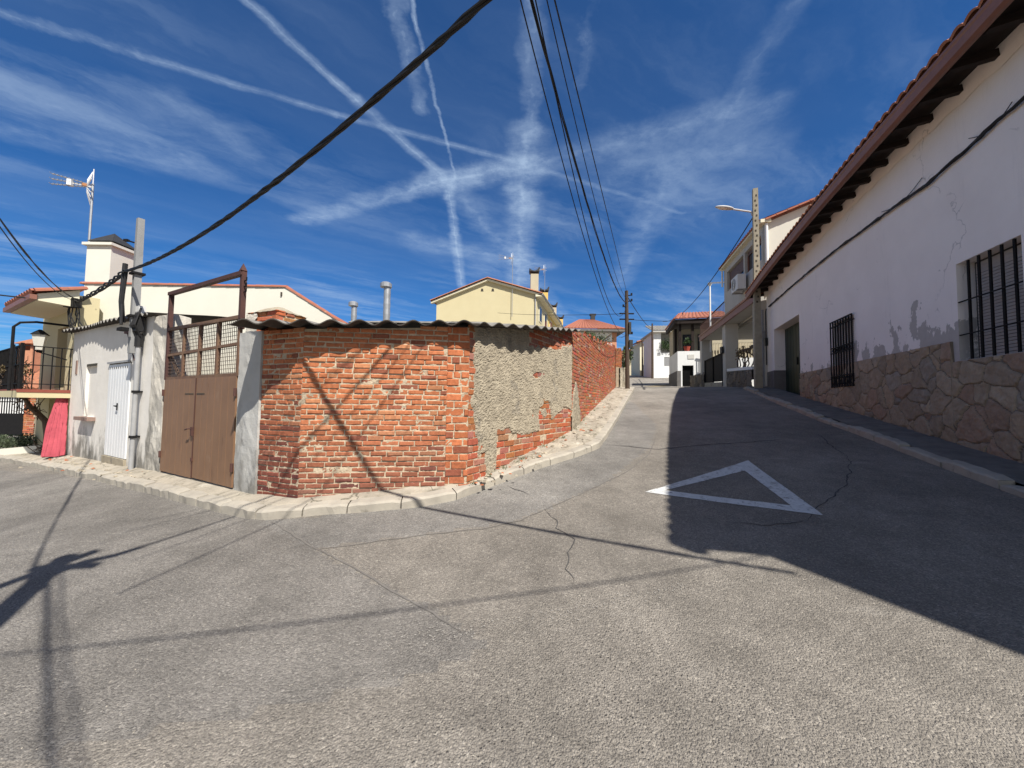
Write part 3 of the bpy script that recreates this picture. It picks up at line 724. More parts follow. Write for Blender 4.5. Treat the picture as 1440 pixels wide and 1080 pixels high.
while s_ < LG: mb.bar(gp(s_, zleaf, -.005), gp(s_, zt_at(s_), -.005), .0055, .0055, nG); s_ += .052
zz = zleaf + .05
while zz < ztopR:
    sa = 0 if zz < ztopL else LG * (zz - ztopL) / (ztopR - ztopL)
    mb.bar(gp(sa, zz, -.001), gp(LG, zz, -.001), .0055, .0055, nG); zz += .052
mb.build('wire_mesh', MAT['wiremesh'], gate)
# posts
def rough_post(mb, o, a, b, z0_, z1_, jag=.02, seed=0, nseg=26):
    cs = [V((0, 0, 0)), a, a + b, b]; per = []
    for i in range(4):
        for k in range(8): per.append(cs[i].lerp(cs[(i + 1) % 4], k / 8))
    cen = (a + b) / 2; vs = []
    for i in range(nseg + 1):
        z = z0_ + (z1_ - z0_) * i / nseg
        for p in per:
            q = o + p; r_ = (p - cen).normalized() * jag * (noise.noise(V((q.x * 4, q.y * 4, z * 3 + seed))) + .5 * noise.noise(V((q.x * 15, q.y * 15, z * 12 + seed))))
            vs.append(q + r_ + V((0, 0, z + (jag * 1.5 * noise.noise(V((q.x * 8, q.y * 8, seed))) if i == nseg else 0))))
    m = len(per); fs = [(i * m + k, i * m + (k + 1) % m, (i + 1) * m + (k + 1) % m, (i + 1) * m + k) for i in range(nseg) for k in range(m)]
    fs += [tuple(nseg * m + k for k in range(m)), tuple(range(m))[::-1]]
    return mb.add(vs, fs)
pz = h(GR.x, GR.y)
mb = rough_post(MB(), GR + aG * .012 - nG * .2, (Pr - GR) - aG * .02, nG * .22, pz - .2, 2.42, .015, 5)
tag(mb.build('gate_post', MAT['cement_post']), 'smooth grey cement gate post with flaking patches between the brown gate and the brick wall', 'gate post', 'gate posts')

# ------------------------------------------------------------------ white shed left of the gate
W0 = flat(G(93, 641, .1)); W1 = flat(G(205, 662, .1)); aS = (W1 - W0).normalized(); nS = V((aS.y, -aS.x, 0)); LS = (W1 - W0).length
def SV(u, v): p = VW(u, v, W0, nS); return (p - W0).dot(aS), p.z
def sp_(s, z, d=0): return W0 + aS * s + nS * d + V((0, 0, z))
shed = thing('white_shed', 'low whitewashed shed with white metal door and mould stains along its foot', 'shed', sp_(LS / 2, h(*sp_(LS / 2, 0)[:2])))
z_sl, z_sr = SV(106, 464)[1], SV(203, 444)[1]
def wall_open(mb, o, a, n, L, z0_, z1f, ops, thick=.25, m=0, step=.5):
    """wall face in the plane with rectangular openings (s0,s1,z0,z1,depth): faces, reveals; n points out"""
    ss = sorted(set([0, L] + [x for op in ops for x in op[:2]] + [i * step for i in range(1, int(L / step))]))
    zt = max(z1f(0), z1f(L)); zs = sorted(set([z0_] + [x for op in ops for x in op[2:4]]))
    Q = lambda s, z, d=0: o + a * s + n * d + V((0, 0, z))
    for s0, s1 in zip(ss, ss[1:]):
        for k, zlo in enumerate(zs):
            top = k == len(zs) - 1
            zh = (lambda s: z1f(s)) if top else (lambda s, z=zs[k + 1]: z)
            sm = (s0 + s1) / 2; zm_ = (zlo + zh(sm)) / 2
            if any(op[0] < sm < op[1] and op[2] < zm_ < op[3] for op in ops): continue
            mb.add([Q(s0, zlo), Q(s1, zlo), Q(s1, zh(s1)), Q(s0, zh(s0))], [(0, 1, 2, 3)], m)
    for s0, s1, zl, zh, d in ops:
        mb.add([Q(s0, zl), Q(s0, zh), Q(s0, zh, -d), Q(s0, zl, -d)], [(0, 1, 2, 3)], m); mb.add([Q(s1, zl), Q(s1, zh), Q(s1, zh, -d), Q(s1, zl, -d)], [(3, 2, 1, 0)], m)
        mb.add([Q(s0, zh), Q(s1, zh), Q(s1, zh, -d), Q(s0, zh, -d)], [(0, 1, 2, 3)], m); mb.add([Q(s0, zl), Q(s1, zl), Q(s1, zl, -d), Q(s0, zl, -d)], [(3, 2, 1, 0)], m)
        mb.add([Q(s0, zl, -d), Q(s1, zl, -d), Q(s1, zh, -d), Q(s0, zh, -d)], [(0, 1, 2, 3)], m)
    # ends, back and top
    b = -thick
    mb.add([Q(0, z0_), Q(0, z1f(0)), Q(0, z1f(0), b), Q(0, z0_, b)], [(0, 1, 2, 3)], m); mb.add([Q(L, z0_), Q(L, z1f(L)), Q(L, z1f(L), b), Q(L, z0_, b)], [(3, 2, 1, 0)], m)
    mb.add([Q(0, z1f(0)), Q(L, z1f(L)), Q(L, z1f(L), b), Q(0, z1f(0), b)], [(0, 1, 2, 3)], m)
    mb.add([Q(0, z0_, b), Q(0, z1f(0), b), Q(L, z1f(L), b), Q(L, z0_, b)], [(0, 1, 2, 3)], m)
ds0, dz1 = SV(157, 512); ds1, _ = SV(186, 509); dz0 = SV(147, 641)[1] + .02; ds0 = SV(150, 590)[0]
ws0, wz1 = SV(122, 516); ws1 = SV(137, 514)[0]; wz0 = SV(116, 585)[1]; ws0 = SV(119, 560)[0]
mb = MB(); wall_open(mb, W0, aS, nS, LS, -.3, lambda s: z_sl + (z_sr - z_sl) * s / LS - .05, [(ds0, ds1, dz0, dz1, .03), (ws0, ws1, wz0, wz1, .05)], .3)
mb.build('wall', MAT['shed_wall'], shed)
mb = MB(); nb = 8
for i in range(nb):
    w = (ds1 - ds0 - .04) / nb; mb.box(sp_(ds0 + .02 + i * w, dz0 + .01, -.022), aS * (w - .012), nS * .035, V((0, 0, dz1 - dz0 - .03)))
    mb.box(sp_(ds0 + .02 + i * w + w - .012, dz0 + .012, -.024), aS * .012, nS * .03, V((0, 0, dz1 - dz0 - .036)))
dr = mb.build('door', MAT['whitemetal'], shed)
mb = MB()
for i in range(9): mb.box(sp_(ds0 + .06 + i * (ds1 - ds0 - .12) / 9, dz1 - .10, .0125), aS * .03, nS * .004, V((0, 0, .035)))
mb.build('vent_slots', MAT['hole'], dr)
mb = MB(); mb.box(sp_(ds0 + .5 * (ds1 - ds0), dz0 + .85, .013), aS * .035, nS * .012, V((0, 0, .13))); mb.tube([sp_(ds0 + .5 * (ds1 - ds0) + .015, dz0 + .93, .02), sp_(ds0 + .5 * (ds1 - ds0) + .015, dz0 + .93, .06), sp_(ds0 + .5 * (ds1 - ds0) + .11, dz0 + .92, .06)], .009)
mb.build('handle', MAT['iron'], dr)
mb = MB(); mb.box(sp_(ds0 - .02, dz1, -.01), aS * (ds1 - ds0 + .04), nS * .05, V((0, 0, .035))); mb.build('door_frame', MAT['greypipe'], shed)
mb = MB(); mb.box(sp_(ds0 - .03, dz0 - .28, -.02), aS * (ds1 - ds0 + .1), nS * .13, V((0, 0, .13))); mb.box(sp_(ds0, dz0 - .15, -.02), aS * (ds1 - ds0), nS * .06, V((0, 0, .15)))
mb.build('doorstep', MAT['cement'], shed)
mb = MB(); mb.box(sp_(ws0 - .1, wz0 - .075, -.02), aS * (ws1 - ws0 + .2), nS * .14, V((0, 0, .07))); mb.build('window_sill', MAT['plaque'], shed)
mb = MB(); mb.box(sp_(ws0 + .03, wz1 + .003, -.01), aS * (ws1 - ws0 - .03), nS * .016, V((0, 0, .05))); mb.build('vent_slot', MAT['hole'], shed)
qs, qz = SV(107, 520); mb = MB(); mb.box(sp_(qs, qz - .1, -.01), aS * .11, nS * .022, V((0, 0, .3))); mb.build('wall_plate', MAT['plaque'], shed)
mb = corrugated(MB(), W0, sp_(LS, 0), z_sl - .03, z_sr - .03, .15, 1.0, .13, .2, .028, ext0=.05, ext1=.12, seed=8)
mb.build('roof', [MAT['fibre'], MAT['fibre_stain_shade']], shed, smooth=True)
# end post of the shed, crumbling plaster
gpz = h(GL.x, GL.y)
P1 = W1 + aS * .01
mb = rough_post(MB(), P1 - nS * .3, (GL - P1) - aG * .05, nS * .31, gpz - .3, z_sr - .07, .03, 15, 34)
tag(mb.build('gate_post', MAT['old_post']), 'crumbling cream plaster gate post beside the grey conduit at the end of the white shed', 'gate post', 'gate posts')
# conduit climbing the shed's corner with its bracket and cable joint
ps0, _ = SV(196, 600); cb = V((*sp_(SV(193, 661)[0], 0, .08)[:2], 0)); ctop = P(211, 482, (cb.y))
cz = h(cb.x, cb.y) + .08
con = thing('cable_conduit', 'grey steel conduit pipe climbing the shed corner to a black cable joint', 'conduit', (cb.x, cb.y, cz))
zc1 = SV(208, 486)[1]
MB().tube([cb + V((0, 0, cz)), cb + V((.0, 0, zc1))], .034, 12).build('pipe', MAT['greypipe'], con)
mb = MB()
for zz in (cz + .55, cz + 1.3): mb = MB(); mb.tube([cb + V((0, 0, zz)), cb + V((0, 0, zz + .04))], .052, 12); mb.box(cb + V((0, 0, zz + .01)) - aS * .16, aS * .2, -nS * .1, V((0, 0, .025))); mb.build('clip', MAT['iron'], con)
mb = MB(); mb.tube([cb + V((0, 0, zc1 - .02)), cb + V((0, 0, zc1 + .2))], .052, 10); mb.cbox(cb + V((0, 0, zc1 + .36)) + nS * .02, aS * .16, nS * .1, V((0, 0, .26)))
for q in range(5): mb.tube([cb + V((0, 0, zc1 + .15)) + aS * (.03 * (q - 2)), cb + nS * .09 + aS * (.05 * (q - 2)) + V((0, 0, zc1 + .33)), cb + aS * (.045 * (q - 2)) + V((0, 0, zc1 + .62)) + nS * .02], .014, 6)
mb.build('cable_joint', MAT['blackrubber'], con)
mb = MB(); mb.cbox(cb + V((0, 0, zc1 + .58)), aS * .17, nS * .09, V((0, 0, .16))); mb.build('fuse_cover', MAT['acwhite'], con)
mb = MB(); mb.bar(cb + V((0, 0, zc1 + .27)) - aS * .62, cb + V((0, 0, zc1 + .27)), .05, .05); mb.bar(cb + V((0, 0, zc1 + .25)) - aS * .5 + nS * .01, cb - aS * .1 + nS * .01 + V((0, 0, zc1 - .25)), .015); mb.build('bracket', MAT['rust'], con)

# grey utility pole standing behind the shed roof
kp = 6.50; pb = P(188, 470, kp); pb = V((pb.x, pb.y, 0)); ptop = P(194, 308, kp).z; pzb = h(pb.x, pb.y)
lp = thing('utility_pole', 'slim grey concrete pole on the white shed with the thick black cable clamped to it', 'utility pole', (pb.x, pb.y, P(188, 497, kp).z), 'utility poles')
xP, yP = aS, nS
mb = MB(); w0, w1 = .052, .044
vs = [pb + xP * sx * w0 + yP * sy * w0 + V((0, 0, P(188, 497, kp).z)) for sx, sy in ((-1, -1), (1, -1), (1, 1), (-1, 1))] + [pb + xP * sx * w1 + yP * sy * w1 + V((0, 0, ptop)) for sx, sy in ((-1, -1), (1, -1), (1, 1), (-1, 1))]
mb.add(vs, [(3, 2, 1, 0), (4, 5, 6, 7), (0, 1, 5, 4), (1, 2, 6, 5), (2, 3, 7, 6), (3, 0, 4, 7)])
mb.build('pole', MAT['greypole'], lp)
zh_ = P(188, 385, kp).z
mb = MB(); pe = P(178, 338, kp); mb.tube([pb + V((0, 0, P(190, 343, kp).z)), V((pe.x, pe.y, pe.z))], .013, 6); mb.cbox(pe, V((.07, 0, 0)), V((0, .05, 0)), V((0, 0, .035))); mb.build('hook_arm', MAT['iron'], lp)
mb = MB(); mb.tube([pb + yP * .12 - xP * .1 + V((0, 0, zh_ - .85)), pb + yP * .15 - xP * .1 + V((0, 0, zh_ - .5)), pb + yP * .13 - xP * .1 + V((0, 0, zh_ + .15))], .035, 8); mb.tube([pb + yP * .16 + V((0, 0, zh_ - .9)), pb + yP * .15 - xP * .06 + V((0, 0, zh_ - .55)), pb + yP * .13 - xP * .02 + V((0, 0, zh_))], .02, 8)
mb.build('cable_tail', MAT['blackrubber'], lp)
mb = MB()
for zz in (zh_ - .02, zh_ - .75): MB().box(pb - xP * .085 - yP * .085 + V((0, 0, zz)), xP * .17, yP * .17, V((0, 0, .035))).build('clamp', MAT['iron'], lp)
mb.cbox(pb + yP * .15 + xP * .05 + V((0, 0, zh_ - .98)), xP * .2, yP * .1, V((0, 0, .05)))
mb.build('clamp', MAT['iron'], lp)

# ------------------------------------------------------------------ leaves, branches, tiles
def leaves(mb, cen, rad, n, size, seed, squash=1.0, lo=.35, clump=9, narrow=.45):
    rnd = random.Random(seed); cl = []
    for i in range(clump):
        while True:
            q = V((rnd.uniform(-1, 1), rnd.uniform(-1, 1), rnd.uniform(-1, 1)))
            if q.length < 1: break
        cl.append((q, rnd.uniform(.25, .5), rnd.uniform(.65, 1.3)))
    for i in range(n):
        c, r, b = cl[rnd.randrange(clump)]
        while True:
            q = V((rnd.uniform(-1, 1), rnd.uniform(-1, 1), rnd.uniform(-1, 1)))
            if q.length < 1: break
        p = c * .75 + q * r; p = V((p.x * rad[0], p.y * rad[1], p.z * rad[2])) + cen
        d = V((rnd.gauss(0, 1), rnd.gauss(0, 1), rnd.gauss(.4, 1))).normalized(); w = d.orthogonal().normalized(); w.rotate(Matrix.Rotation(rnd.uniform(0, 6.28), 3, d))
        s = size * rnd.uniform(.6, 1.3); b2 = b * rnd.uniform(.75, 1.25)
        mb.add([p, p + d * s * .5 + w * s * narrow * .5, p + d * s, p + d * s * .5 - w * s * narrow * .5], [(0, 1, 2, 3)], 0, (b2, b2, b2 * rnd.uniform(.8, 1.1)))
    return mb
def tile_roof(mb, eave0, eave1, up0, up1, pitch=.24, amp=.035, nv=3, th=.02):
    """barrel tiles: corrugation across, courses down the slope"""
    e0, e1, u0, u1 = V(eave0), V(eave1), V(up0), V(up1); L = (e1 - e0).length; nu = max(8, int(L / pitch * 8)); nrm = (e1 - e0).cross(u0 - e0).normalized()
    if nrm.z < 0: nrm = -nrm
    rows = max(2, int((u0 - e0).length / .38))
    def fn(u, v):
        p = e0.lerp(e1, u).lerp(u0.lerp(u1, u), v); w = abs(math.sin(math.pi * u * L / pitch)) ** .75
        return p + nrm * (amp * 1.6 * w + .02 * (1 - (v * rows) % 1) + .006 * noise.noise(V((u * L * 4, v * 20, 1))))
    mb.grid(fn, nu, rows * nv)
    def un(u, v):
        p = e0.lerp(e1, u).lerp(u0.lerp(u1, u), v); return p - nrm * .02
    mb.grid(un, 1, 1)
    def ed(u, v): a_, b_ = fn(u, 0), un(u, 0); return a_.lerp(b_, v)
    mb.grid(ed, nu, 1)
    return mb
def antenna(name, label, base, mast_h, dirv, group, scale=1.0, boom=1.0):
    t = thing(name, label, 'antenna', base, group); b = V(base); top = b + V((0, 0, mast_h)); dv = V(dirv).normalized(); sv = V((-dv.y, dv.x, 0))
    MB().tube([b - V((0, 0, .3)), top], .018 * scale, 6).build('mast', MAT['steel'], t)
    mb = MB()
    for k in (-1, 0, 1):                                        # three booms fanning apart, each with short rods
        q0 = top + V((0, 0, -.08)) + V((0, 0, .03 * k)); q1 = q0 + dv * boom + V((0, 0, .13 * k)) * boom
        mb.tube([q0, q1], .009 * scale, 5)
        for j in range(9): c = q0.lerp(q1, .25 + .75 * j / 8); mb.tube([c - sv * .07, c + sv * .07], .005 * scale, 4)
    mb.build('boom', MAT['steel'], t)
    mb = MB(); q = top - V((0, 0, .08)) + dv * .2 * boom; mb.cbox(q, dv * .10, sv * .05, V((0, 0, .07))); mb.build('dipole_box', simple_cache('antenna_orange', (.45, .2, .09)), t)
    mb = MB(); q = top - V((0, 0, .1)); mb.cbox(q + dv * .55 * boom, dv * .09, sv * .12, V((0, 0, .16)))
    mb.tube([q - V((0, 0, .5)), q + V((0, 0, .5))], .008 * scale, 5); mb.tube([q, q + dv * .55 * boom], .008 * scale, 5)
    for k in range(5):
        for s_ in (1, -1): mb.tube([q + V((0, 0, .04 * k * s_)) + dv * .12, q + V((0, 0, s_ * (.12 + .09 * k))) - dv * (.1 - .05 * k) + sv * (.25 - .1 * k)], .008 * scale, 4)
    mb.build('reflector', MAT['whitemetal'], t)
    return t
_c = {}
def simple_cache(n, c):
    if n not in _c: _c[n] = simple(n, c, tuple(x * .85 for x in c), 5, .6, 0)
    return _c[n]

# ------------------------------------------------------------------ cream house behind the shed, with balcony on its left
YK = 9.15
def CV(u, v): return VW(u, v, V((0, YK, 0)), V((0, 1, 0)))
cx0 = -10.25
ch = thing('cream_house', 'long cream house with chimney, red tile edge and shaded balcony behind the white shed', 'house', (-8, YK, .4))
tl, tr, te = CV(108, 399), CV(401, 404), CV(477, 452)
mb = MB(); mb.prism([V((cx0, YK, -.5)), V((te.x, YK, -.5)), te, tr, V((cx0, YK, tl.z))], V((0, .3, 0)))
mb.build('wall', MAT['cream'], ch)
# verge tiles along the top
mb = MB()
def verge(mb, p, q, n, r, step=.33):
    p, q = V(p), V(q); L = (q - p).length; k = max(1, int(L / step)); ax = (q - p).normalized(); si = V(n).normalized(); up = si.cross(ax); up = up if up.z > 0 else -up
    for i in range(k):
        a_, b_ = p.lerp(q, i / k), p.lerp(q, (i + 1) / k) + ax * .03; vs = []
        for c, rr in ((a_, r), (b_, r * .9)):
            for j in range(7): an = math.pi * j / 6; vs.append(c + si * math.cos(an) * rr + up * math.sin(an) * rr * .8)
        mb.add(vs, [(j, j + 1, 7 + j + 1, 7 + j) for j in range(6)] + [(0, 1, 2, 3, 4, 5, 6), (13, 12, 11, 10, 9, 8, 7)])
verge(mb, V((cx0 - .1, YK + .05, tl.z)), tr + V((0, .05, 0)), (0, 1, 0), .085); verge(mb, tr + V((0, .05, 0)), te + V((.1, .05, -.06)), (0, 1, 0), .075)
mb.add([V((cx0, YK, tl.z)), tr, te, te + V((0, 6, -.3)), tr + V((0, 6, -.2)), V((cx0, YK + 6, tl.z - .2))], [(0, 1, 4, 5), (1, 2, 3, 4)])
mb.build('roof', MAT['tile_red'], ch)
mb = MB(); q = CV(396, 414); mb.box(q + V((-.012, -.03, -.04)), V((.03, 0, 0)), V((0, .04, 0)), V((0, 0, .09))); mb.build('vent_brick', MAT['hole'], ch)
# chimney
ck = 10.2; c0, c1 = P(119, 397, ck), P(160, 397, ck); cw = (c1.x - c0.x) * .84; ctz = P(122, 345, ck).z
mb = MB(); mb.box(V((c0.x, ck, 3.6)), V((cw, 0, 0)), V((0, .75, 0)), V((0, 0, ctz - 3.6))); sh_ = mb.build('chimney', MAT['chim'], ch)
mb = MB(); mb.box(V((c0.x - .07, ck - .07, ctz)), V((cw + .14, 0, 0)), V((0, .89, 0)), V((0, 0, .07))); mb.build('chimney_ledge', MAT['chim'], sh_)
mb = MB(); mc = V((c0.x + cw / 2, ck + .37, 0)); zt_ = ctz + .07
for sx in (-1, 1):
    for sy in (-1, 1): mb.box(V((mc.x + sx * .25 - .015, mc.y + sy * .25 - .015, zt_)), V((.03, 0, 0)), V((0, .03, 0)), V((0, 0, .08)))
mb.add([V((mc.x + sx * .34, mc.y + sy * .37, zt_ + .07)) for sx, sy in ((-1, -1), (1, -1), (1, 1), (-1, 1))] + [V((mc.x, mc.y, zt_ + .42))], [(0, 1, 4), (1, 2, 4), (2, 3, 4), (3, 0, 4), (3, 2, 1, 0)])
mb.build('chimney_cowl', MAT['box'], sh_)
# balcony side: facade in the shed's plane, to the left of its corner
def fp(s, z, d=0): return W0 + aS * s + nS * d + V((0, 0, z))
zfl = 1.72; zso = 3.60
mb = MB(); o0 = W0 - aS * 3.0 - nS * .02
wall_open(mb, o0, aS, nS, 2.98, -.6, lambda s: 3.9, [(1.5, 2.35, zfl + .1, 3.25, .25), (1.15, 2.5, -.55, 1.55, .3)], .35)
mb.build('balcony_wall', MAT['yellow'], ch)
mb = MB(); mb.box(fp(-1.5, zfl + .12, -.23), aS * .85, nS * .03, V((0, 0, 1.5))); mb.build('balcony_door', MAT['glass'], ch)
mb = MB(); mb.box(fp(-3.0, zfl - .14, .0), aS * 3.0, nS * .74, V((0, 0, .14))); mb.build('balcony_slab', MAT['yellow'], ch)
mb = MB(); mb.box(fp(-3.0, zfl, .0), aS * 3.0, nS * .74, V((0, 0, .035))); mb.box(fp(-.02, zfl - .03, .0), aS * .03, nS * .75, V((0, 0, .06))); mb.build('balcony_floor', MAT['balcred'], ch)
mb = MB()
for zz in (.15, .55, .95):
    mb.bar(fp(-.03, zfl + zz, 0), fp(-.03, zfl + zz, .71), .025, .02); mb.bar(fp(-.03, zfl + zz, .71), fp(-3.0, zfl + zz, .71), .025, .02)
for q in range(7): mb.bar(fp(-.03, zfl + .03, .13 * q + .03), fp(-.03, zfl + .95, .13 * q + .03), .014, .014)
for q in range(20): mb.bar(fp(-.03 - .15 * q, zfl + .03, .71), fp(-.03 - .15 * q, zfl + .95, .71), .014, .014)
mb.bar(fp(-.03, zfl, .71), fp(-.03, zfl + 1.0, .71), .04, .04)
mb.build('balcony_railing', MAT['iron'], ch)
mb = MB(); mb.tube([fp(-.35, zfl, .8), fp(-.35, zfl + 1.35, .8), fp(-.33, zfl + 1.45, .72), fp(-.32, zfl + 1.5, .5), fp(-.32, zfl + 1.5, 0)], .025, 8); mb.build('awning_frame', MAT['iron'], ch)
# roof slab over the balcony
q0, q1 = fp(.12, zso, 1.45), fp(-3.1, zso + .02, 1.45)
mb = MB(); mb.prism([fp(.1, zso, -.02), fp(.1, zso + .03, .58), fp(.1, zso + .17, .58), fp(.1, zso + .40, -.02)], -aS * 2.65); mb.build('eave_slab', MAT['palecream'], ch)
mb = MB(); mb.bar(fp(.14, zso + .09, .64), fp(-2.6, zso + .09, .64), .1, .1); mb.build('gutter', MAT['gutter'], ch)
mb = MB(); verge(mb, fp(.1, zso + .2, .62), fp(.1, zso + .43, -.1), aS, .1); tile_roof(mb, fp(.1, zso + .2, .66), fp(-2.6, zso + .2, .66), fp(.1, zso + .45, -.1), fp(-2.6, zso + .45, -.1)); mb.build('eave_tiles', MAT['tile_red'], ch)
# lantern on the balcony wall
lan = thing('wall_lantern', 'black and glass lantern on the shaded balcony wall above the pink curtain', 'lantern', fp(-.55, zfl + 1.05, .35))
lq = fp(-.45, zfl + .98, .42)
mb = MB(); mb.tube([lq + V((0, 0, -.25)) - nS * .42, lq + V((0, 0, -.18)) - nS * .2, lq + V((0, 0, -.12))], .014, 6); mb.lathe(lq + V((0, 0, .26)), [(.15, 0), (.09, .06), (.02, .12)], 6); mb.lathe(lq - V((0, 0, .08)), [(.03, -.05), (.07, 0)], 6); mb.build('lantern_frame', MAT['iron'], lan)
MB().lathe(lq, [(.065, -.07), (.12, .26)], 6).build('lantern_glass', MAT['lampglass'], lan)
# pink curtain in the ground-floor doorway, blown outwards
mb = MB()
def cur(u, v):
    a_, b_ = P(84, 556, 8.55), P(92, 556, 8.64); c_, d_ = P(58, 643, 8.25), P(86, 641, 8.4)
    p = a_.lerp(b_, u).lerp(c_.lerp(d_, u), v ** .92)
    return p + nS * (.065 * math.sin(u * 24 + v * 2.5) * (.35 + .65 * v) + .03 * math.sin(u * 57 + v * 5)) + V((0, 0, .012 * math.sin(u * 30) * v))
mb.grid(cur, 60, 24); tag(mb.build('door_curtain', MAT['curtain'], smooth=True), 'long pink door curtain blown outwards under the balcony', 'curtain')

# antenna on the chimney
ab = P(125, 345, ck + .1); antenna('television_antenna', 'large television antenna on a mast beside the black chimney cowl of the cream house', ab - V((0, 0, .3)), P(129, 262, ck + .1).z - ab.z + .38, (-1, -.35, .05), 'television antennas', 1.5, .85)

# things at the far left: low wall, bush, dead vine, gate, brick turret
mb = MB(); a_, b_ = G(-30, 648), G(50, 643); zb_ = h(b_.x, b_.y)
mb.prism([V((a_.x, a_.y, h(a_.x, a_.y) - .2)), V((b_.x, b_.y, zb_ - .2)), V((b_.x, b_.y, zb_ + .28)), V((a_.x, a_.y, h(a_.x, a_.y) + .24))], V((.12, .2, 0)))
tag(mb.build('planter_wall', MAT['cream']), 'low cream wall in front of the grey green bush', 'low wall')
bc = P(18, 622, 9.9); t = thing('lavender_bush', 'low grey green bush growing behind the low cream wall', 'bush', V((bc.x, bc.y, bc.z - .3)))
mb = MB(); leaves(mb, bc, (.65, .4, .27), 3200, .085, 4, narrow=.22, clump=22); mb.build('foliage', MAT['leaf_grey'], t)
mb = MB(); rnd = random.Random(3)
for i in range(14): mb.tube([bc + V((0, 0, -.4)), bc + V((rnd.uniform(-.5, .5), rnd.uniform(-.3, .3), rnd.uniform(-.1, .1)))], .012, 5)
mb.build('stems', MAT['bark'], t)
vb = P(66, 641, 9.3); t = thing('dead_vine', 'gnarled bare vine trunk leaning away from the pink curtain', 'vine', V((vb.x, vb.y, vb.z)))
mb = MB(); pts = [P(u, v, k) for u, v, k in ((66, 645, 9.3), (67, 610, 9.3), (64, 592, 9.3), (52, 580, 9.2), (42, 572, 9.1), (36, 562, 9.0), (28, 556, 9.0))]
mb.tube(pts, .075, 8, r2=.03); mb.build('trunk', MAT['bark'], t)
mb = MB(); rnd = random.Random(9)
for i in range(46):
    b = pts[rnd.choice((3, 4, 5, 6))]; p = [b]
    for k in range(5): p.append(p[-1] + V((rnd.uniform(-.14, .1), rnd.uniform(-.07, .07), rnd.uniform(-.08, .13))))
    mb.tube(p, .013, 5, r2=.004)
for i in range(26):
    b = pts[0] + V((rnd.uniform(-.1, .15), 0, rnd.uniform(0, .2))); mb.tube([b, b + V((rnd.uniform(-.2, .2), -.05, .15)), b + V((rnd.uniform(-.35, .3), -.1, rnd.uniform(-.02, .4)))], .007, 4)
mb.build('twigs', MAT['bark'], t)
# climbing twigs over the balcony's far end
t = thing('climbing_vine', 'tangle of dry vine stems and leaves at the far end of the balcony railing', 'vine', P(18, 560, 9.0))
mb = MB(); rnd = random.Random(19)
for i in range(60):
    p = [P(rnd.uniform(0, 34), rnd.uniform(540, 556), 9.0)]
    for k in range(6): p.append(p[-1] + V((rnd.uniform(-.12, .12), rnd.uniform(-.06, .06), rnd.uniform(-.03, .17))))
    mb.tube(p, .012, 5, r2=.004)
mb.build('stems', MAT['bark'], t)
mb = MB(); leaves(mb, P(14, 523, 9.0), (.42, .3, .3), 420, .07, 6); mb.build('foliage', MAT['leaf_dry'], t)
# neighbouring yard: dark gate, brick pillar, turret
kq = 12.5
t = thing('yard_gate', 'dark iron yard gate with open bars above a solid base, beyond the balcony', 'gate', P(15, 606, kq))
g0, g1 = P(-12, 608, kq), P(38, 606, kq); gt = P(10, 548, kq).z; gm = P(10, 582, kq).z; ax = V((g1.x - g0.x, 0, 0))
MB().box(V((g0.x, kq, g0.z - .1)), ax, V((0, .04, 0)), V((0, 0, gm - g0.z + .1))).build('base_panel', MAT['iron'], t)
mb = MB()
for i in range(15): mb.bar(V((g0.x + ax.x * i / 14, kq + .02, gm)), V((g0.x + ax.x * i / 14, kq + .02, gt)), .02)
for zz in (gm, gt, (gm + gt) / 2): mb.bar(V((g0.x, kq + .02, zz)), V((g1.x, kq + .02, zz)), .03)
mb.build('bars', MAT['iron'], t)
a0, a1 = P(37, 608, kq), P(52, 608, kq); tz = P(40, 549, kq).z
t = thing('brick_gate_pillar', 'orange brick pillar at the dark yard gate, seen below the balcony slab', 'pillar', (a0.x, kq, a0.z)); mb = MB()
quadwall(mb, V((a0.x, kq - .1, 0)), V((1, 0, 0)), V((0, -1, 0)), a1.x - a0.x, a0.z - .1, tz, 6); mb.box(V((a0.x, kq - .09, a0.z - .2)), V((a1.x - a0.x, 0, 0)), V((0, .4, 0)), V((0, 0, tz - a0.z + .2)), 1)
mb.build('shaft', [MAT['brick'], MAT['mortar']], t)
kb = 16.5
t = thing('yard_house', 'low house with brown tiled roof and a small brick turret far left beyond the balcony', 'house', P(10, 600, kb))
w0, w1 = P(-60, 600, kb), P(58, 600, kb); wz, rz = P(10, 545, kb).z, P(10, 503, kb + 3).z
MB().box(V((w0.x, kb, w0.z - .3)), V((w1.x - w0.x, 0, 0)), V((0, 5, 0)), V((0, 0, wz - w0.z + .3))).build('wall', MAT['white'], t)
mb = MB(); tile_roof(mb, V((w0.x, kb - .3, wz - .05)), V((w1.x + .2, kb - .3, wz - .05)), V((w0.x, kb + 3, rz)), V((w1.x + .2, kb + 3, rz))); mb.build('roof', MAT['tile'], t)
tk = 17.5; t0, t1 = P(25, 500, tk), P(45, 500, tk); z_a, z_b = P(30, 505, tk).z, P(30, 487, tk).z
mb = MB(); mb.box(V((t0.x, tk, z_a - .8)), V((t1.x - t0.x, 0, 0)), V((0, .6, 0)), V((0, 0, z_b - z_a + .62)))
for xx in (t0.x, t1.x - .1): mb.box(V((xx, tk, z_b - .18)), V((.1, 0, 0)), V((0, .6, 0)), V((0, 0, .3)))
ob = mb.build('turret', MAT['salmon'], t)
mb = MB(); mx = (t0.x + t1.x) / 2; ww = t1.x - t0.x
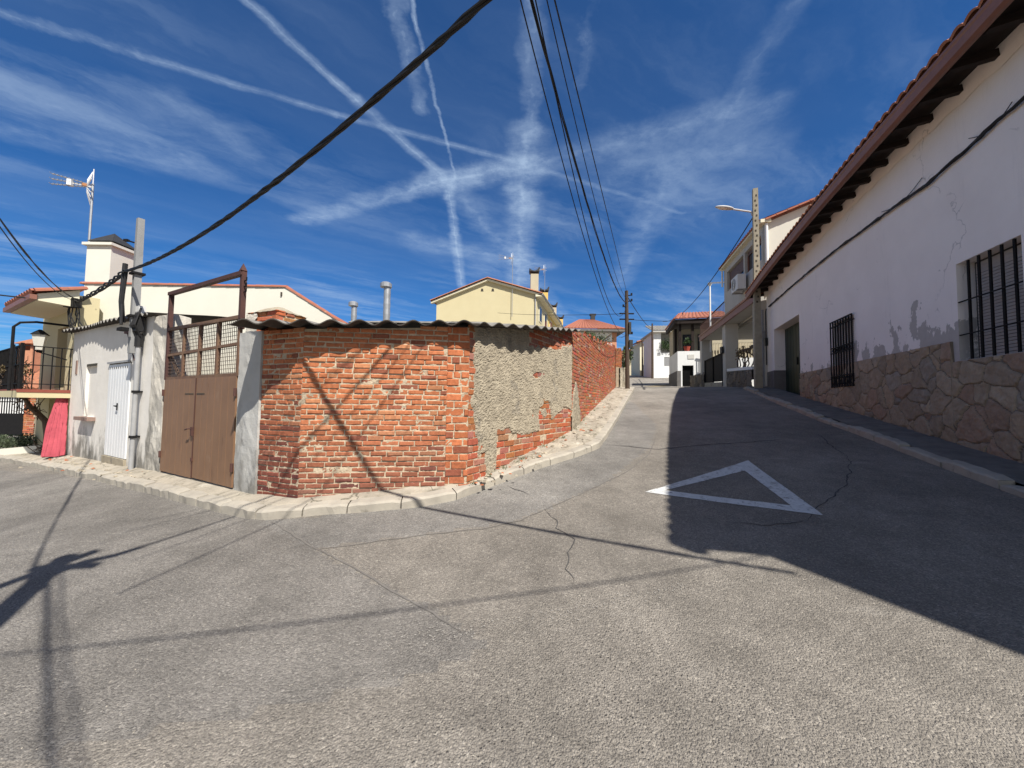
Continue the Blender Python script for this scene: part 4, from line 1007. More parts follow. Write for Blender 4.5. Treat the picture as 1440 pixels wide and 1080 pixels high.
mb.add([V((mx + sx * (ww / 2 + .12), tk + .3 + sy * .45, z_b + .12)) for sx, sy in ((-1, -1), (1, -1), (1, 1), (-1, 1))] + [V((mx, tk + .3, z_b + .42))], [(0, 1, 4), (1, 2, 4), (2, 3, 4), (3, 0, 4), (3, 2, 1, 0)])
mb.build('turret_roof', MAT['tile'], ob)

# ------------------------------------------------------------------ flue pipes behind the brick outbuilding
for u, vt, vb_, kk, rr, nm in ((543, 398, 456, 7.4, .062, 'taller galvanised flue pipe with a flat cap standing behind the wavy roof edge'), (497, 425, 456, 8.2, .055, 'shorter galvanised flue pipe with a flat cap standing behind the wavy roof edge')):
    b, tp = P(u, vb_ + 8, kk), P(u, vt, kk)
    t = thing('flue_pipe', nm, 'flue pipe', (b.x, b.y, b.z - .3), 'flue pipes')
    mb = MB(); mb.lathe(V((b.x, b.y, b.z - .3)), [(rr, 0)] + [(rr * (1 + .05 * (i % 2)), .1 * i + .1) for i in range(int((tp.z - b.z + .12) / .1))] + [(rr, tp.z - b.z + .22)], 14); mb.build('pipe', MAT['steel'], t, smooth=False)
    mb = MB(); mb.lathe(V((tp.x, tp.y, tp.z - .1)), [(rr * 1.05, 0), (rr * 1.75, .015), (rr * 1.75, .085), (rr * 1.2, .11)], 16); mb.build('cap', MAT['steel'], t)
    MB().lathe(V((b.x, b.y, b.z - .3)), [(rr * 1.25, 0), (rr * 1.25, .34), (rr * 1.05, .38)], 14).build('collar', MAT['white'], t)

# ------------------------------------------------------------------ yellow terraced houses
KY = 30.0
rowd = V((.26, .966, 0)).normalized(); perp = V((1, 0, 0))
gl, gr_, ap = P(614, 424, KY), P(755, 413, KY), P(687, 394, KY); zb_ = 1.2
ezl, ezr = P(612, 423, KY).z, P(757, 411, KY).z; yw = 5.2
for i in range(4):
    o_ = rowd * (yw * i * 1.0) + V((0, 0, -.12 * i)); nm = ['nearest terraced house, with its blank yellow gable and the antenna on it', 'second terraced house of the yellow row, behind the blank gable, with an ochre chimney', 'third terraced house of the yellow row, counted from the blank gable', 'farthest terraced house of the yellow row, next to the house with the white wall'][i]
    t = thing('terraced_house', nm, 'house', V((gl.x, gl.y, zb_)) + o_, 'yellow terraced houses')
    ez = (ezl + ezr) / 2
    base = [V((gl.x, KY, zb_)), V((gr_.x, KY, zb_)), V((gr_.x, KY, ezr)), V((ap.x, KY, ap.z)), V((gl.x, KY, ezl))]
    mb = MB(); mb.prism([p + o_ for p in base], rowd * (yw - .02)); mb.build('wall', MAT[['yellow', 'ochre', 'yellow', 'ochre'][i]], t)
    f = -.4 if i == 0 else 0
    e0l, e0r, a0 = V((gl.x - .35, KY, ezl - .12)) + o_ + rowd * f * .6, V((gr_.x + .45, KY, ezr - .2)) + o_ + rowd * f * .6, V((ap.x, KY, ap.z + .05)) + o_ + rowd * f * .6
    dd = rowd * (yw - f * .6)
    mb = MB(); tile_roof(mb, e0l, e0l + dd, a0, a0 + dd, .5, .05); tile_roof(mb, e0r, e0r + dd, a0, a0 + dd, .5, .05)
    if i == 0: verge(mb, e0l + V((0, 0, .05)), a0 + V((0, 0, .05)), rowd, .13, .5); verge(mb, a0 + V((0, 0, .05)), e0r + V((0, 0, .05)), rowd, .13, .5)
    mb.build('roof', MAT['tile'], t)
    mb = MB()
    if i == 0:
        dn = V((0, 0, .14))
        mb.prism([e0l, a0, a0 - dn, e0l - dn], rowd * .3); mb.prism([a0, e0r, e0r - dn, a0 - dn], rowd * .3)
    mb.prism([e0r - V((0, 0, .03)), e0r - V((.5, 0, .03)), e0r - V((.5, 0, .2)), e0r - V((0, 0, .16))], dd)
    mb.build('eave_board', MAT['palecream'], t)
    mb = MB(); mb.tube([e0r + V((.05, 0, 0)), e0r + dd + V((.05, 0, 0))], .07, 8)
    if i == 0: mb.tube([V((gr_.x - .12, KY - .06, ezr - .1)), V((gr_.x - .12, KY - .06, zb_))], .05, 8)
    mb.build('gutter', MAT['greypipe'], t)
    # windows along the lane side
    for q in range(2):
        wo = V((gr_.x, KY, 0)) + o_ + rowd * (.9 + 2.3 * q); zz = ezr - 2.1
        fm = MB().box(wo + V((-.02, 0, zz)), rowd * 1.1, V((.06, 0, 0)), V((0, 0, 1.3))).build('window_frame', MAT['palecream'], t)
        MB().box(wo + rowd * .08 + V((.035, 0, zz + .08)), rowd * .94, V((.015, 0, 0)), V((0, 0, 1.14))).build('pane', MAT['glass'], fm)
    # chimney with its curled cowl
    pc = P(753, 413, KY + .6); cz0 = ezr - .3; czt = P(753, 387, KY + .6).z; cw_ = .62 if i == 0 else .6
    cc = V((pc.x - .1, KY + .6, 0)) + o_ if i == 0 else V((pc.x - .25, KY + .3, 0)) + o_
    mb = MB(); mb.cbox(cc + V((0, 0, (cz0 + czt) / 2)), V((cw_, 0, 0)), V((0, .7, 0)), V((0, 0, czt - cz0))); cm_ = mb.build('chimney', MAT[['beige', 'ochre', 'beige', 'ochre'][i]], t)
    mb = MB()
    for sx in (-1, 1):
        for sy in (-1, 1): mb.cbox(cc + V((sx * .22, sy * .25, czt + .12)), V((.06, 0, 0)), V((0, .06, 0)), V((0, 0, .24)))
    w_ = .42
    mb.prism([cc + V((x, -.45, czt + z)) for x, z in ((-w_, .42), (-w_ * .55, .27), (0, .22), (w_ * .45, .30), (w_ * .8, .52), (w_, .5), (w_ * .9, .2), (0, .14), (-w_ * .9, .2))], V((0, .9, 0)))
    mb.build('chimney_cowl', MAT['box'], cm_)
# vents in the gable
root_y = bpy.data.objects['terraced_house']
for u in (678, 693):
    q = P(u, 408, KY); MB().prism([V((q.x - .11, KY - .012, q.z - .1)), V((q.x + .11, KY - .012, q.z - .1)), V((q.x + .07, KY - .012, q.z + .12)), V((q.x - .07, KY - .012, q.z + .12))], V((0, .03, 0))).build('gable_vent', MAT['hole'], root_y)

ab = P(720, 440, KY - .15); antenna('television_antenna', 'thin television antenna fixed to the blank yellow gable', ab, P(721, 362, KY - .15).z - ab.z, (-1, -.1, .05), 'television antennas', 1.3, 1.1)
ab = P(766, 405, KY + 3); antenna('television_antenna', 'small television antenna behind the nearest curled chimney cowl of the yellow row', ab, P(766, 378, KY + 3).z - ab.z, (-1, -.1, .05), 'television antennas', 1.2, .9)

# ------------------------------------------------------------------ white house on the right
TE = 17.5; LW = 4.2
RO = LT(LW, TE); aR = -D; nR = -E
def RV(u, v): p = VW(u, v, LT(LW, 0), E); return TE - lt(p)[1], p.z
def rp(s, z, d=0): return RO + aR * s + nR * d + V((0, 0, z))
def eave_z(t): return 6.30 - .0045 * (t - 11) ** 2
wh = thing('white_house', 'long whitewashed house with stone clad base, barred windows and brown eaves on the right', 'house', LT(6, 9, h(*LT(6, 9)[:2])))
w1a, w1b = RV(1347, 440)[0], TE - 6.42; w1t, w1s = 3.72, 2.30
w2a, w2b = RV(1173, 500)[0], RV(1202, 500)[0]; w2t, w2s = RV(1188, 448)[1], RV(1188, 543)[1]
da, db = RV(1089, 500)[0], RV(1125, 500)[0]; dt = 4.42
WTOP = 6.12
mb = MB()
wall_open(mb, RO, aR, nR, TE - 1.6, -.5, lambda s: WTOP, [(w1a, w1b, w1s, w1t, .22), (w2a, w2b, w2s, w2t, .12), (da, db, -.4, dt, .38)], .4)
mb.prism([LT(4.2, 1.6, 0), LT(4.75, 1.5, 0), LT(6.0, .5, 0), LT(11, -2, 0), LT(11, 1.6, 0)], V((0, 0, WTOP)))
mb.build('wall', MAT['white_wall'], wh)
# stone cladding: cells with sunk joints
def stone_top(s):
    t = TE - s
    if s > w1a - .12: return w1s - .01
    return 2.60 + .012 * noise.noise(V((s * 2, 0, 1)))
cells = {}
def stone_at(s, z, sx=2.6, sz=3.1):
    q = V((s * sx + .5 * noise.noise(V((s * 1.5, z * 1.5, 2))) + .12 * noise.noise(V((s * 6, z * 6, 4))), z * sz + .5 * noise.noise(V((s * 1.5, z * 1.5, 8))) + .12 * noise.noise(V((s * 6, z * 6, 14))), .5))
    d, pts = noise.voronoi(q, distance_metric='DISTANCE', exponent=2.5)
    return d[1] - d[0], pts[0]
def stone_panel(name, s0, s1, zlo, ztop, parent, mat, frame, base, thick=.035, res=.017, sx=2.6, sz=3.1, pal=None):
    mb = MB(); nu = int((s1 - s0) / res); nv = int(1.5 / res)
    zl = zlo; pal = pal or [(.42, .335, .25), (.37, .30, .225), (.45, .35, .25), (.40, .29, .215), (.35, .305, .25), (.46, .38, .285)]
    def pos(u, v):
        s = s0 + (s1 - s0) * u; zt = ztop(s); zb = zl(s); z = zb + (zt - zb) * v; e, c = stone_at(s, z, sx, sz)
        k = min(1, max(0, e / .11)); d = thick * (k ** .6) + .014 * noise.noise(V((s * 9, z * 9, 3))) + .008 * noise.noise(V((s * 23, z * 23, 3))) + .016 * noise.noise(c * 7.3)
        return frame(s, z, max(.004, d))
    def colr(u, v):
        s = s0 + (s1 - s0) * u; zt = ztop(s); zb = zl(s); z = zb + (zt - zb) * v; e, c = stone_at(s, z, sx, sz)
        if e < .022 + .02 * noise.noise(c * 2.1): return (.22, .19, .155)
        k = pal[int(abs(noise.cell(c * 5.17) * 1000)) % len(pal)]; g = .8 + .45 * abs(noise.noise(c * 3.7)); return tuple(q * g for q in k)
    mb.grid(pos, nu, nv, 0, colr)
    # top edge
    b = len(mb.v); mb.grid(lambda u, v: pos(u, 1) * (1 - v) + frame(s0 + (s1 - s0) * u, ztop(s0 + (s1 - s0) * u), 0) * v, nu, 1, 0, lambda u, v: (.22, .18, .14))
    return mb.build(name, mat, parent)
gz_ = lambda s: h(*rp(s, 0)[:2]) - .02
stone_panel('stone_base', db + .05, TE - 4.0, gz_, stone_top, wh, MAT['stone'], rp, 0)
mb = MB(); pt = RV(1082, 523)[1]
mb.box(rp(.02, 0, 0), aR * (da - .02), nR * .03, V((0, 0, pt))); mb.box(rp(da - .002, 0, -.37), aR * .03, nR * .4, V((0, 0, pt))); mb.build('plinth', MAT['plinth'], wh)
# green garage door deep in its opening
mb = MB(); n = 9
for i in range(n): w = (db - da) / n; mb.box(rp(da + i * w + .01, 1.0, -.37), aR * (w - .02), nR * .03, V((0, 0, dt - 1.0 - .02))); mb.box(rp(da + i * w + w - .01, 1.0, -.372), aR * .02, nR * .022, V((0, 0, dt - 1.03)))
g = mb.build('garage_door', MAT['green'], wh)
mb = MB(); mb.bar(rp((da + db) / 2, 3.0, -.32), rp((da + db) / 2, 3.25, -.32), .03); mb.build('handle', MAT['iron'], g)
# near window: reveal, roller blind and five bars
mb = MB(); mb.box(rp(w1a + .02, w1s, -.215), aR * (w1b - w1a - .04), nR * .02, V((0, 0, w1t - w1s))); wf = mb.build('window', MAT['blindgap'], wh)
mb = MB(); zz = w1s + .02
while zz < w1t - .03: mb.box(rp(w1a + .06, zz, -.2), aR * (w1b - w1a - .1), nR * .016, V((0, 0, .037 if zz < w1t - .22 else .05))); zz += .045 if zz < w1t - .22 else .052
mb.build('roller_blind', MAT['blind'], wf)
mb = MB(); ww = w1b - w1a
for i in range(6): mb.bar(rp(w1a + ww * (.17 + .175 * i), w1s - .02, -.03), rp(w1a + ww * (.17 + .175 * i), w1t + .02, -.03), .024)
for f in (.40, .74 - .0): mb.bar(rp(w1a - .03, w1s + (w1t - w1s) * (1 - f) , -.015), rp(w1b + .03, w1s + (w1t - w1s) * (1 - f), -.015), .022, .014)
mb.build('window_grille', MAT['iron'], wf)
# far window: ornate wrought grille standing proud
mb = MB(); mb.box(rp(w2a, w2s, -.118), aR * (w2b - w2a), nR * .02, V((0, 0, w2t - w2s))); wf2 = mb.build('window', MAT['blindgap'], wh)
mb = MB(); zz = w2s + .04
while zz < w2t - .04: mb.box(rp(w2a + .04, zz, -.1), aR * (w2b - w2a - .08), nR * .016, V((0, 0, .037))); zz += .046
mb.build('roller_blind', MAT['blind'], wf2)
mb = MB(); W = w2b - w2a; H = w2t - w2s
for i in range(9): mb.bar(rp(w2a - .03 + (W + .06) * i / 8, w2s - .02, .05), rp(w2a - .03 + (W + .06) * i / 8, w2t + .03, .05), .022)
for f in (0.005, .16, .52, .60, .93, 1.01): mb.bar(rp(w2a - .05, w2s + H * f, .05), rp(w2b + .05, w2s + H * f, .05), .026)
def ring(mb, c, rx, rz, n=14, r=.01):
    mb.tube([rp(c[0] + rx * math.cos(2 * math.pi * k / n), c[1] + rz * math.sin(2 * math.pi * k / n), .05) for k in range(n + 1)], r, 5, cap=False)
for i in range(4): ring(mb, (w2a + W * (.125 + .25 * i), w2s + H * .08), .05, .11); ring(mb, (w2a + W * (.125 + .25 * i), w2s + H * .56), .07, .055)
for i in range(4): mb.bar(rp(w2a + W * .25 * i, w2s + H * .01, .05), rp(w2a + W * .25 * (i + 1), w2s + H * .155, .05), .012); mb.bar(rp(w2a + W * .25 * (i + 1), w2s + H * .01, .05), rp(w2a + W * .25 * i, w2s + H * .155, .05), .012)
for x_ in (w2a - .03, w2b + .03):
    for zz in (w2s + .1, w2t - .1): mb.bar(rp(x_, zz, -.02), rp(x_, zz, .05), .02)
mb.build('window_grille', MAT['iron'], wf2)
# eaves: rafters, soffit, gutter, tiles
LE = 3.58; T0 = .80; T1 = 17.75
def ep(l, t, dz=0): return LT(l, t, eave_z(t) + dz)
mb = MB()
mb.grid(lambda u, v: LT(3.64 + .75 * v, T0 + (T1 - T0) * u, eave_z(T0 + (T1 - T0) * u) - .045 + .12 * v), 60, 1); mb.grid(lambda u, v: LT(3.64 + .75 * v, T0 + (T1 - T0) * u, eave_z(T0 + (T1 - T0) * u) - .02 + .12 * v), 60, 1)
mb.build('soffit', MAT['darkwood'], wh)
t = T0 + .2
while t < T1:
    MB().box(ep(3.70, t - .045, -.165), D * .09, E * .58 + V((0, 0, .07)), V((0, 0, .10))).build('rafter', MAT['darkwood'], wh); t += .62
# plaster filling curved between the rafters
mb = MB(); npl = 400
def fill(u, v):
    t = T0 + .2 + (T1 - T0 - .2) * u; ph = ((t - T0 - .2) / .62) % 1; dip = .10 * (abs(2 * ph - 1) ** 1.5)
    return LT(4.2 - .012 - .03 * v, t, eave_z(t) - .22 - dip * .4 + (.24 + dip * .4) * v)
mb.grid(fill, npl, 2); mb.build('eave_plaster', MAT['white_wall'], wh)
mb = MB()
def gut(u, v):
    t = T0 + (T1 - T0) * u; prof_ = [(3.66, -.02), (3.66, -.16), (3.60, -.185), (3.545, -.17), (3.535, -.12), (3.53, -.07), (3.515, -.045), (3.515, -.01), (3.53, -.005), (3.535, -.03), (3.56, -.15)]
    l, dz = prof_[min(10, int(round(v * 10)))]; return ep(l, t, dz - .02)
mb.grid(gut, 60, 10); mb.build('gutter', MAT['gutter'], wh)
mb = MB(); PT = .225; nt = int((T1 - T0) / PT)
def tl_(u, v, top=1):
    t = T0 + (T1 - T0) * u; ph = abs(math.sin(math.pi * (t - T0) / PT)) ** .7; l = 3.50 + 4.6 * v + .02 * noise.noise(V((math.floor((t - T0) / PT) * 3.1, 0, 5)))
    return LT(l, t, eave_z(t) - .01 + (l - 3.5) * .33 + .06 * ph + .02 * (1 - (v * 12) % 1) + .012 * noise.noise(V((math.floor((t - T0) / PT) * 2.3, v * 5, 3))))
mb.grid(tl_, nt * 10, 24)
mb.grid(lambda u, v: tl_(u, 0) if v == 0 else LT(3.52, T0 + (T1 - T0) * u, eave_z(T0 + (T1 - T0) * u) - .02 + .06 * abs(math.sin(math.pi * (T1 - T0) * u / PT)) ** .7), nt * 10, 1)
# near end and back of the roof (out of frame, casts the near edge of the shade)
q = [LT(3.55, T0 + .01, eave_z(T0)), LT(4.35, .68, 6.1), LT(5.4, -.14, 6.1), LT(11.5, -3.75, 6.1), LT(11.5, 17.7, 6.2), LT(8.1, 17.7, 7.7), LT(8.1, 1.2, 7.6)]
mb.add(q + [LT(3.55, T1, eave_z(T1))], [(0, 1, 2, 3, 6), (3, 4, 5, 6)])
mb.build('roof', MAT['tile'], wh)
mb = MB(); mb.box(LT(3.6, T1 - .04, eave_z(T1) - .2), D * .05, E * 4.5 + V((0, 0, 1.5)), V((0, 0, .22))); mb.build('bargeboard', MAT['gutter'], wh)
# cable bundle clipped along the wall under the eaves
cpts = [RV(u, v) for u, v in ((1083, 431), (1108, 409), (1140, 382), (1180, 350), (1215, 325), (1262, 290), (1310, 258), (1345, 226), (1385, 193), (1412, 165), (1440, 143))]
cpts += [(cpts[-1][0] + 1.2, cpts[-1][1] + .1), (cpts[-1][0] + 3.2, cpts[-1][1] + .15)]
def wiggle(pts, amp, seed, d0):
    out = []
    for (s0, z0), (s1, z1) in zip(pts, pts[1:]):
        n = max(3, int(abs(s1 - s0) / .1))
        for k in range(n): f = k / n; s = s0 + (s1 - s0) * f; out.append(rp(s, z0 + (z1 - z0) * f + amp * noise.noise(V((s * 2.3, seed, 0))) + amp * .5 * noise.noise(V((s * 7, seed, 3))), d0 + amp * .4 * noise.noise(V((s * 3, seed, 9)))))
    return out
mb = MB()
for k in range(5): mb.tube(wiggle(cpts, .035, k * 3.3, .035 + .006 * k), .014, 6)
for k, (s0, s1) in enumerate(((10.4, 11.1), (8.2, 9.4))): mb.tube([rp(s0 + (s1 - s0) * f / 8, 5.38 - .12 * math.sin(math.pi * f / 8), .03) for f in range(9)], .006, 5)
mb.tube([rp(.12, cpts[0][1] + .0, .04), rp(.06, cpts[0][1] - .1, .05), rp(.05, 4.5, .05), rp(.06, 3.2, .05)], .022, 6); mb.cbox(rp(.06, 4.1, .05), aR * .12, nR * .08, V((0, 0, .3)))
tag(mb.build('wall_cable', MAT['blackrubber']), 'black cable bundle clipped along the white wall below the brown eaves', 'cable')

# ------------------------------------------------------------------ concrete lamp pole at the far end of the white house
lb = LT(3.80, 17.15); pk = lb.y; pz_ = h(lb.x, lb.y); ptz = P(1062, 266, pk).z
pole = thing('lamp_pole', 'concrete pole with bolt holes and a street lamp arm beyond the white house', 'lamp pole', (lb.x, lb.y, pz_), 'utility poles')
mb = MB(); b0, b1 = .125, .085
mb.add([lb + E * sx * b0 + D * sy * b0 + V((0, 0, pz_ - .2)) for sx, sy in ((-1, -1), (1, -1), (1, 1), (-1, 1))] + [lb + E * sx * b1 + D * sy * b1 + V((0, 0, ptz)) for sx, sy in ((-1, -1), (1, -1), (1, 1), (-1, 1))], [(3, 2, 1, 0), (4, 5, 6, 7), (0, 1, 5, 4), (1, 2, 6, 5), (2, 3, 7, 6), (3, 0, 4, 7)])
pl_ = mb.build('pole', MAT['concpole'], pole)
mb = MB(); z = pz_ + 3.4; i = 0
while z < ptz - .1:
    f = (z - pz_) / (ptz - pz_); w = b0 + (b1 - b0) * f
    mb.cbox(lb - D * (w + .001) + E * .02 * (1 if i % 2 else -1) + V((0, 0, z)), E * .055, D * .012, V((0, 0, .075))); z += .2; i += 1
mb.build('bolt_holes', MAT['hole'], pl_)
ae = P(1030, 294, pk - .2); aw = lb - E * .1 + V((0, 0, P(1060, 297, pk).z))
mb = MB(); mb.tube([aw + V((0, 0, -.15)), aw - E * .05, ae + V((0, 0, .0))], .035, 8); mb.build('lamp_arm', MAT['lamp'], pole)
hd = P(1006, 291, pk - .3); ax = (hd - ae); L_ = ax.length; ax.normalize(); sy = V((0, 0, 1)).cross(ax).normalized()
mb = MB(); n = 12; vs = []
for i in range(n + 1):
    f = i / n; w = .13 * (math.sin(math.pi * min(1, .12 + f * .86)) ** .55); hh = .085 * (math.sin(math.pi * min(1, .15 + f * .8)) ** .6)
    c = ae + ax * (L_ * f)
    for k in range(10): an = 2 * math.pi * k / 10; vs.append(c + sy * math.cos(an) * w + V((0, 0, math.sin(an) * hh * (1 if math.sin(an) > 0 else .45))))
mb.add(vs, [(i * 10 + k, i * 10 + (k + 1) % 10, (i + 1) * 10 + (k + 1) % 10, (i + 1) * 10 + k) for i in range(n) for k in range(10)] + [tuple(range(10))[::-1], tuple(n * 10 + k for k in range(10))])
hd_o = mb.build('lamp_head', MAT['lamp'], pole, smooth=True)
mb = MB(); c = ae.lerp(hd, .6); vs = []
for i in range(7):
    for k in range(9): a_, b_ = i / 6 * math.pi / 2, 2 * math.pi * k / 8; vs.append(c + ax * math.cos(b_) * .2 * math.cos(a_) + sy * math.sin(b_) * .09 * math.cos(a_) + V((0, 0, -.025 - .045 * math.sin(a_))))
mb.add(vs, [(i * 9 + k, i * 9 + k + 1, (i + 1) * 9 + k + 1, (i + 1) * 9 + k) for i in range(6) for k in range(8)]); mb.build('lamp_lens', MAT['lampglass'], hd_o, smooth=True)
# slim pipe beside the pole
q = LT(4.08, 17.62); mb = MB(); mb.tube([V((q.x, q.y, h(q.x, q.y))), V((q.x, q.y, 5.4))], .05, 8); mb.cbox(V((q.x, q.y, 4.4)) - D * .05, E * .12, D * .08, V((0, 0, .3)))
tag(mb.build('downpipe', MAT['greypipe']), 'grey downpipe standing between the concrete lamp pole and the corner of the white house', 'downpipe')

# ------------------------------------------------------------------ two storey house beyond, with its porch
N0, N1 = P(1074.5, 307, 16.4), P(1018, 377, 22.2); zt_ = 9.5
n0, n1 = flat(N0), flat(N1); aH = (n0 - n1).normalized(); nH = V((aH.y, -aH.x, 0)); LH = (n0 - n1).length       # s runs from the far end towards us, n points to the street
def HV(u, v): p = VW(u, v, n1, nH); return (p - n1).dot(aH), p.z
def hp(s, z, d=0): return n1 + aH * s + nH * d + V((0, 0, z))
th = thing('two_storey_house', 'tall cream house with brown shutters and an open porch below, beyond the concrete lamp pole', 'house', (n1.x + 3, n1.y - 2, 2.4))
zlo = 5.75
mb = MB(); dirE = -nH
side = (V((E.x, E.y, 0)) * .97 + D * -.05).normalized()
depth = 8.5
rise = (P(1150, 284, 16.6).z - P(1075, 307, 16.4).z) / (P(1150, 284, 16.6) - P(1075, 307, 16.4)).length
# gable wall towards us, following the roof slope
mb.prism([hp(LH, zlo), hp(LH, zt_), hp(LH, zt_) + side * depth * .55 + V((0, 0, rise * depth * .55)), hp(LH, zt_) + side * depth + V((0, 0, 0)), hp(LH, zlo) + side * depth], nH * 0 - aH * .25)
mb.build('gable_wall', MAT['cream'], th)
wA0, wAt = HV(1022.5, 393); wA1 = HV(1046, 400)[0]; wAb = HV(1023, 410)[1]; wAt = HV(1034, 383)[1]
wB0 = HV(1047.5, 380)[0]; wB1 = HV(1071, 370)[0]
mb = MB(); wall_open(mb, n1, aH, nH, LH - .01, zlo, lambda s: zt_, [(wA0, wA1, wAb, zt_ - .35, .2), (wB0, wB1, wAb, zt_ - .35, .2)], .25)
mb.build('street_wall', MAT['grey_render'], th)
zmid = wAb + (zt_ - .35 - wAb) * .42
for a_, b_, zs_ in ((wA0, wA1, zmid), (wB0, wB1, zt_ - .55)):
    mb = MB(); mb.box(hp(a_, wAb, -.19), aH * (b_ - a_), nH * .02, V((0, 0, zt_ - .35 - wAb))); w_ = mb.build('window', MAT['glass'], th)
    mb = MB(); zz = zs_
    while zz < zt_ - .4: mb.box(hp(a_ + .02, zz, -.16), aH * (b_ - a_ - .04), nH * .03, V((0, 0, .055))); zz += .06
    mb.build('shutter', MAT['shutter'], w_)
    mb = MB()
    for f in (0, .5, 1): mb.box(hp(a_ + (b_ - a_ - .06) * f, wAb, -.17), aH * .06, nH * .05, V((0, 0, zs_ - wAb)))
    mb.box(hp(a_, wAb - .02, -.17), aH * (b_ - a_), nH * .06, V((0, 0, .06))); mb.build('window_frame', MAT['gutter'], w_)
mb = MB(); mb.box(hp(-.15, zt_ - .02, -.2), aH * (LH + .35), nH * .40, V((0, 0, .14))); mb.build('cornice', MAT['palecream'], th)
mb = MB(); g0 = hp(LH, zt_ + .06) - aH * -.12; verge(mb, g0, g0 + side * depth * .55 + V((0, 0, rise * depth * .55)), aH, .13, .4)
r0 = hp(LH + .02, zt_ + .08, .25); r1 = hp(-.15, zt_ + .08, .25); ru = side * depth * .55 + V((0, 0, rise * depth * .55 - .1))
tile_roof(mb, r1, r0, r1 + ru, r0 + ru); mb.build('roof', MAT['tile_red'], th)
mb = MB(); mb.box(hp(0, zlo, -.3), aH * LH, -nH * (depth - .3), V((0, 0, .2))); mb.box(hp(0, 1.5, -depth + .6), aH * LH, -nH * .3, V((0, 0, 5.0))); mb.box(hp(0, zlo + .2, -.3), -nH * (depth - .3), aH * .25, V((0, 0, zt_ - zlo - .2))); mb.build('rear_wall', MAT['grey_render'], th)
mb = MB(); q = hp(LH, 0, .04) + side * .1 + aH * .06; mb.tube([V((q.x, q.y, zt_ - .05)), V((q.x, q.y, zlo))], .06, 8); q = hp(.0, 0, .1); mb.tube([V((q.x, q.y, zt_ - .05)), V((q.x, q.y, zt_ - 1.0))], .05, 8); mb.build('downpipe', MAT['white'], th)
# porch roof with its brown edge, posts and low stone walls
q0, q1 = P(1062, 421, 15.6), P(985.5, 478, 24.6); zp = (q0.z + q1.z) / 2; p0, p1 = flat(q0), flat(q1); aQ = (p0 - p1).normalized(); nQ = V((aQ.y, -aQ.x, 0)); LQ = (p0 - p1).length
def qp(s, z, d=0): return p1 + aQ * s + nQ * d + V((0, 0, z))
mb = MB(); mb.box(qp(0, q1.z - .05, 0), aQ * LQ + V((0, 0, q0.z - q1.z)), -nQ * 3.2, V((0, 0, .16))); mb.build('porch_ceiling', MAT['grey_render'], th)
mb = MB(); mb.box(qp(-.05, q1.z - .10, .0), aQ * (LQ + .1) + V((0, 0, q0.z - q1.z)), nQ * .08, V((0, 0, .30))); tile_roof(mb, qp(-.05, q1.z + .2, .12), qp(LQ, q0.z + .2, .12), qp(-.05, q1.z + .55, -1.6), qp(LQ, q0.z + .55, -1.6)); mb.build('porch_fascia', MAT['gutter'], th)
def hq(s, d=0): p = qp(s, 0, d); return h(p.x, p.y)
def QS(u): p = VW(u, 500, p1 - nQ * .15, nQ); return (p - p1).dot(aQ)
for u0, u1 in ((986, 992), (1018, 1026), (1062, 1072)):
    s0 = QS(u0); s1 = min(s0 + .55, LQ); zb_ = hq(s0)
    MB().box(qp(s0, zb_ - .2, -.08), aQ * (s1 - s0), -nQ * .6, V((0, 0, q1.z + (q0.z - q1.z) * s0 / LQ - zb_ + .18))).build('porch_pillar', MAT['grey_render'], th)
def rub(name, s0, s1, hgt, parent):
    fr = lambda s, z, d: qp(s, z, -.05 + d)
    ob = stone_panel(name, s0, s1, lambda s: hq(s) - .1, lambda s: hq(s) + hgt, parent, MAT['rubble'], fr, 0, .05, .05, 2.4, 2.6, [(.22, .2, .18), (.3, .27, .24), (.16, .15, .14), (.26, .22, .18)])
    return ob
pw_ = thing('porch_wall', 'low rubble stone wall with a white ledge under the shaded porch', 'low wall', qp(4, hq(4), -.2))
sa, sb = QS(1026), QS(1062)
rub('stone_face', sa, sb, .75, pw_); mb = MB(); mb.box(qp(sa, hq((sa + sb) / 2) + .3, -.08), aQ * (sb - sa), -nQ * .25, V((0, 0, .42))); mb.build('core', MAT['plinth'], pw_)
mb = MB(); mb.box(qp(sa, hq(sa) + .78, -.02), aQ * (sb - sa) + V((0, 0, hq(sb) - hq(sa))), -nQ * .3, V((0, 0, .13))); mb.build('ledge', MAT['white'], pw_)
pw2 = thing('porch_wall', 'low rubble stone wall left of the black porch gate', 'low wall', qp(-.5, hq(-.5), -.2)); sc = QS(973)
rub('stone_face', sc, QS(993), .8, pw2); MB().box(qp(sc, hq(sc) - .1, -.08), aQ * (QS(993) - sc), -nQ * .3, V((0, 0, .86))).build('core', MAT['plinth'], pw2)
